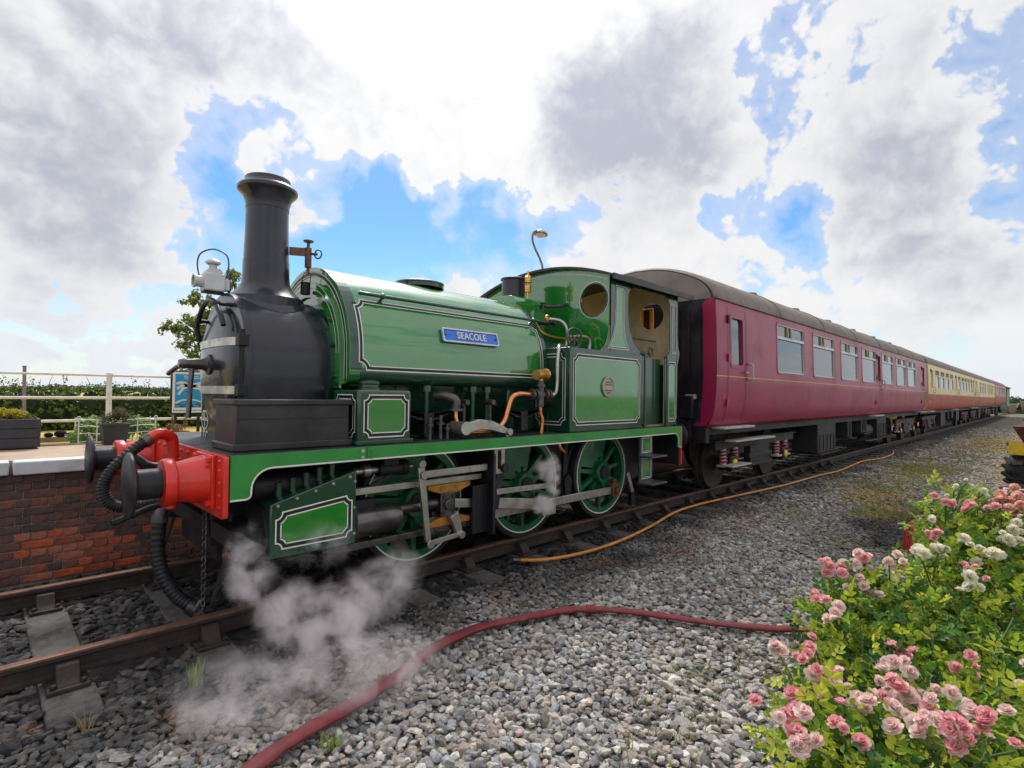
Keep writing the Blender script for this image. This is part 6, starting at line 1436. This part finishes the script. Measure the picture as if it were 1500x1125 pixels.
def make_bloom(pal):
    global yield_faces
    yield_faces = []; V, C_ = rose_mesh('b', pal)
    o = np_mesh('rose_bloom', np.array(V)*.047, np.array(yield_faces).reshape(-1), 4, PETAL, None, np.array(C_), smooth=True); me = o.data; bpy.data.objects.remove(o); return me
PINK = [make_bloom([(.92, .46, .50), (.92, .54, .56), (.90, .38, .44), (.94, .68, .66)]) for _ in range(4)]
PALE = [make_bloom([(.93, .72, .68), (.93, .80, .74), (.92, .62, .62), (.94, .86, .79)]) for _ in range(4)]
WHTE = [make_bloom([(.88, .85, .70), (.90, .88, .80), (.86, .80, .58)]) for _ in range(3)]
PEACH = [make_bloom([(.86, .46, .36), (.88, .56, .46), (.84, .36, .36), (.90, .70, .58)]) for _ in range(3)]
def rose_leaves(clumps, per, size, pal, parent):
    """sprays of five leaflets on a shared stalk, set through the whole bush"""
    off = np.array(root_loc(parent)); V = []; C_ = []
    hexa = np.array([(0, 0), (.30, .24), (.72, .22), (1, 0), (.72, -.22), (.30, -.24)])
    for c in clumps:
        k = int(per*c[3]*c[5]); u = unit(k); r = .15+.90*rng.random((k, 1))**.55
        P_ = np.array(c[:3])+u*r*np.array(c[3:6]); ok = P_[:, 2] > GZ; P_, u = P_[ok], u[ok]; k = len(P_)
        d = u*.8+rng.normal(0, .5, (k, 3))+np.array((0, 0, .25)); d /= np.linalg.norm(d, axis=1)[:, None]
        nn_ = np.array((0, 0, 1.0))+u*.5+rng.normal(0, .45, (k, 3)); nn_ -= (nn_*d).sum(1)[:, None]*d; nn_ /= np.linalg.norm(nn_, axis=1)[:, None]
        sd2 = np.cross(nn_, d); base = shades(k, pal, .75, 1.3); S_ = size*rng.uniform(.65, 1.25, k)
        for (t0, ang) in ((1.35, 0), (.85, 1.0), (.85, -1.0), (.25, 1.05), (.25, -1.05)):
            a_ = ang+rng.normal(0, .15, k); ld = d*np.cos(a_)[:, None]+sd2*np.sin(a_)[:, None]; ls = np.cross(nn_, ld); droop = rng.uniform(-.05, .3, k)
            o_ = P_+d*(S_*t0)[:, None]
            pts = o_[:, None, :]+ld[:, None, :]*(hexa[None, :, 0]*S_[:, None])[..., None]+ls[:, None, :]*(hexa[None, :, 1]*S_[:, None]*1.15)[..., None]
            pts += nn_[:, None, :]*((np.abs(hexa[None, :, 1])*.55-hexa[None, :, 0]**2*droop[:, None])*S_[:, None])[..., None]
            V.append(pts); C_.append(np.repeat((base*rng.uniform(.85, 1.15, (k, 1)))[:, None, :], 6, 1))
    V = np.concatenate(V); C_ = np.concatenate(C_); n = len(V)
    F = (np.array([[0, 2, 1], [0, 3, 2], [0, 5, 4], [0, 4, 3]])[None]+(np.arange(n)*6)[:, None, None]).reshape(-1)
    return np_mesh('leaves', V.reshape(-1, 3)-off, F, 3, LEAF, parent, C_.reshape(-1, 3), kind='stuff')
def bush(loc, label, clumps, pal, per, blooms, size=.042):
    b = thing('rose_bush', loc, label, 'rose bush', 'rose bushes beside the yard')
    rose_leaves(clumps, per, size, pal, b)
    for k, c in enumerate(clumps):
        q = MB(); base = Vector((c[0]*.7+loc[0]*.3, c[1]*.7+loc[1]*.3, GZ)); tip = Vector(c[:3])+Vector((random.uniform(-.1, .1), random.uniform(-.1, .1), c[5]*.9))
        q.tube(spline([base, base.lerp(tip, .5)+Vector((random.uniform(-.08, .08), random.uniform(-.08, .08), .03)), tip], 4), [.010-.0007*i for i in range(9)], 6); q.build('stem', STEM, b)
    for (x_, y_, z_), meshes, cnt, spread, sc_b in blooms:
        near = min(clumps, key=lambda c: (c[0]-x_)**2+(c[1]-y_)**2+(c[2]-.1-z_)**2); e0 = Vector(near[:3]); e1 = Vector((x_, y_, z_+.02))
        q = MB(); q.tube(spline([e0, e0.lerp(e1, .55)+Vector((0, 0, .03)), e1], 4), .0045, 6); q.build('flower_stem', STEM, b)
        cnt = max(2, cnt+random.randint(-4, 1)) if cnt > 4 else cnt
        for j in range(cnt):
            o = bpy.data.objects.new('rose_bloom', random.choice(meshes)); col.objects.link(o); o.parent = b
            v = Vector((random.gauss(0, spread), random.gauss(0, spread), random.gauss(0, spread*.8))) if j else Vector((0, 0, 0))
            o.location = Vector((x_, y_, z_))+v+Vector((0, 0, .045))-b.location; s2 = sc_b*random.uniform(.55, 1.15); o.scale = (s2, s2, s2)
            dv = (Vector((0, -4.94, 1.2))-Vector((x_, y_, z_))).normalized()*.55+Vector((random.gauss(0, .45), random.gauss(0, .45), .75)); o.rotation_euler = dv.to_track_quat('Z', 'Y').to_euler()
    return b
LP = [(.44, .49, .05), (.40, .48, .04), (.20, .33, .035), (.34, .44, .045), (.09, .20, .03), (.48, .52, .06), (.15, .27, .03), (.06, .14, .03), (.07, .16, .05)]
LPY = [(.30, .40, .05), (.46, .50, .07), (.22, .33, .04), (.11, .21, .03)]
def clm(lst, r, rz): return [(x_, y_, z_, r, r, rz) for x_, y_, z_ in lst]+[(x_+.05, y_, max(GZ+.1, z_-.22), r*1.1, r*1.1, rz) for x_, y_, z_ in lst]
A_ = [(2.49,-4.18,.13),(2.6,-4.38,.15),(2.78,-4.56,.15),(2.89,-4.76,.17),(2.93,-4.12,.09),(3.09,-4.33,.1),(3.39,-4.53,.1),(3.64,-4.78,.1),(3.5,-4.1,.11),(3.72,-4.37,.11),(4.07,-4.62,.12),(4.28,-4.82,.13),(4.0,-4.06,.18),(4.11,-4.25,.17),(4.44,-4.49,.19),(4.73,-4.73,.2),(2.3,-4.35,.15),(2.45,-4.62,.18),(3.2,-4.95,.15),(4.0,-5.0,.15),(3.9,-4.0,.30),(4.15,-4.15,.32),(3.55,-4.0,.22)]
B_ = [(4.99,-4.45,.34),(5.15,-4.66,.33),(5.46,-4.83,.38),(4.71,-4.35,.28),(5.47,-4.57,.47),(5.86,-4.78,.55),(5.0,-4.9,.30)]
C__ = [(5.38,-4.35,.52),(5.77,-4.46,.64),(5.79,-4.67,.56),(5.75,-4.36,.68),(5.6,-4.4,.35),(5.9,-4.55,.35),(5.6,-4.4,.1),(5.95,-4.6,.1)]
pk = [(3.90,-3.94,.48),(3.80,-3.88,.44),(3.42,-3.92,.38),(3.25,-4.05,.36),(2.95,-4.03,.33),(2.72,-4.08,.34),(2.65,-3.98,.34),(2.45,-4.12,.27),(2.67,-4.15,.26),(2.59,-4.31,.28),(2.19,-4.35,.34),(2.06,-4.21,.34),(1.95,-4.28,.37),(3.2,-4.35,.26),(2.65,-4.39,.29),(2.53,-4.48,.31),(2.66,-4.54,.3),(3.32,-4.63,.27),(2.81,-4.64,.3),(2.54,-4.71,.35),(2.41,-4.63,.36),(3.11,-4.83,.29),(2.4,-4.8,.4),(4.0,-4.02,.50),(4.1,-4.15,.50)]
pa = [(2.91,-4.38,.27),(2.76,-4.46,.28),(2.42,-4.53,.34),(2.67,-4.64,.32),(3.23,-4.81,.28),(2.65,-4.21,.27),(3.87,-4.06,.37)]
whl = [(4.88,-4.63,.49),(5.18,-4.72,.56),(4.9,-4.49,.54),(5.32,-4.74,.61),(4.37,-4.58,.38),(5.43,-4.77,.64),(4.91,-4.6,.51),(4.7,-4.39,.51),(4.57,-4.29,.5)]
A_, pk, pa = ([(x_+.06, y_-.05, z_) for x_, y_, z_ in l_] for l_ in (A_, pk, pa))
bush((3.2, -4.45, GZ), 'large rose bush with clusters of pink blooms at the gravel edge', clm(A_, .24, .22), LP, 1750, [(p, PINK if i % 3 else PALE, 7, .044, .90) for i, p in enumerate(pk)]+[(p, PALE, 9, .054, .92) for p in pa])
bush((5.1, -4.65, GZ), 'rose bush with creamy white blooms between the two pink flowered bushes', clm(B_, .27, .26), LP, 1450, [(p, WHTE, 4, .045, 1.1) for p in whl]+[((4.6, -4.55, .44), PINK, 4, .035, 1.1)])
bush((5.8, -4.5, GZ), 'tall pale leaved rose bush with peach and cream blooms beside the black bin', clm(C__, .25, .22), LPY, 1350, [(p, PEACH, 4, .05, 1.1) for p in ((5.68,-4.71,.76),(5.63,-4.78,.71),(5.68,-4.65,.79),(5.78,-4.77,.78))]+[(p, PINK, 3, .04, 1.1) for p in ((5.4,-4.51,.73),(5.47,-4.59,.72),(4.89,-4.36,.58),(5.3,-4.36,.75))]+[(p, WHTE, 2, .03, .7) for p in ((5.39,-4.36,.79),(5.68,-4.45,.89),(5.53,-4.39,.84),(5.04,-4.31,.66),(5.65,-4.56,.82))])

# ------------------------------------------------------------------ steam
def steam(name, box, blobs, dens, nscale, label, noise_lo=.42):
    x0, x1, y0, y1, z0, z1 = box
    m = bpy.data.materials.new(name); m.use_nodes = True; nt = m.node_tree; n = NT(nt); nt.nodes.remove(nt.nodes['Principled BSDF'])
    g = n.n('ShaderNodeNewGeometry').outputs['Position']
    wv = n.noise(g, nscale*.6, 3, .5, out=1); p = n.vmath('ADD', g, n.vmath('SCALE', n.vmath('SUBTRACT', wv, (.5, .5, .5)), .35/nscale*2.0))
    acc = None
    for bx_, by_, bz_, rx_, ry_, rz_, amp in blobs:
        d = n.vmath('LENGTH', n.vmath('DIVIDE', n.vmath('SUBTRACT', p, (bx_, by_, bz_)), (rx_, ry_, rz_)))
        v = n.smooth(d, .15, 1.0, amp, 0); acc = v if acc is None else n.math('ADD', acc, v)
    nz = n.noise(g, nscale, 6, .62, .4)
    f = n.math('MULTIPLY', acc, n.smooth(nz, noise_lo, .68))
    pv = n.n('ShaderNodeVolumePrincipled'); pv.inputs['Color'].default_value = (.95, .88, .89, 1); pv.inputs['Anisotropy'].default_value = -.1
    n.l(n.math('MULTIPLY', f, dens), pv.inputs['Density']); n.l(pv.outputs[0], nt.nodes['Material Output'].inputs['Volume'])
    q = MB(); q.box(x0, x1, y0, y1, z0, z1); o = q.build(name, m, smooth=0); put(o, label, 'steam', kind='stuff'); return o
steam('steam_cloud', (.70, 3.0, -2.75, -.62, -.16, 1.0), [(1.27, -1.16, .52, .17, .18, .22, 1.0), (1.28, -1.28, .36, .20, .22, .22, 1.2), (1.42, -1.42, .16, .28, .26, .24, 1.3), (1.64, -1.60, .06, .38, .34, .24, 1.3), (2.02, -1.42, .12, .42, .30, .26, 1.1), (2.38, -1.28, .16, .28, .22, .26, .9), (1.1, -1.85, -.05, .50, .55, .18, .55), (1.7, -2.05, -.04, .60, .50, .16, .60), (1.78, -1.22, .45, .34, .12, .20, .35)], 21, 5.5, 'pale steam cloud drifting over the ballast below the cylinder', .43)
steam('steam_puff', (4.05, 4.75, -1.45, -.95, .1, 1.05), [(4.36, -1.15, .78, .13, .12, .20, 1.0), (4.40, -1.15, .60, .12, .1, .20, 1.0), (4.25, -1.15, .42, .16, .12, .14, 1.1), (4.24, -1.15, .80, .16, .1, .13, .6)], 48, 9.0, 'small steam puff by the middle driving wheel', .38)
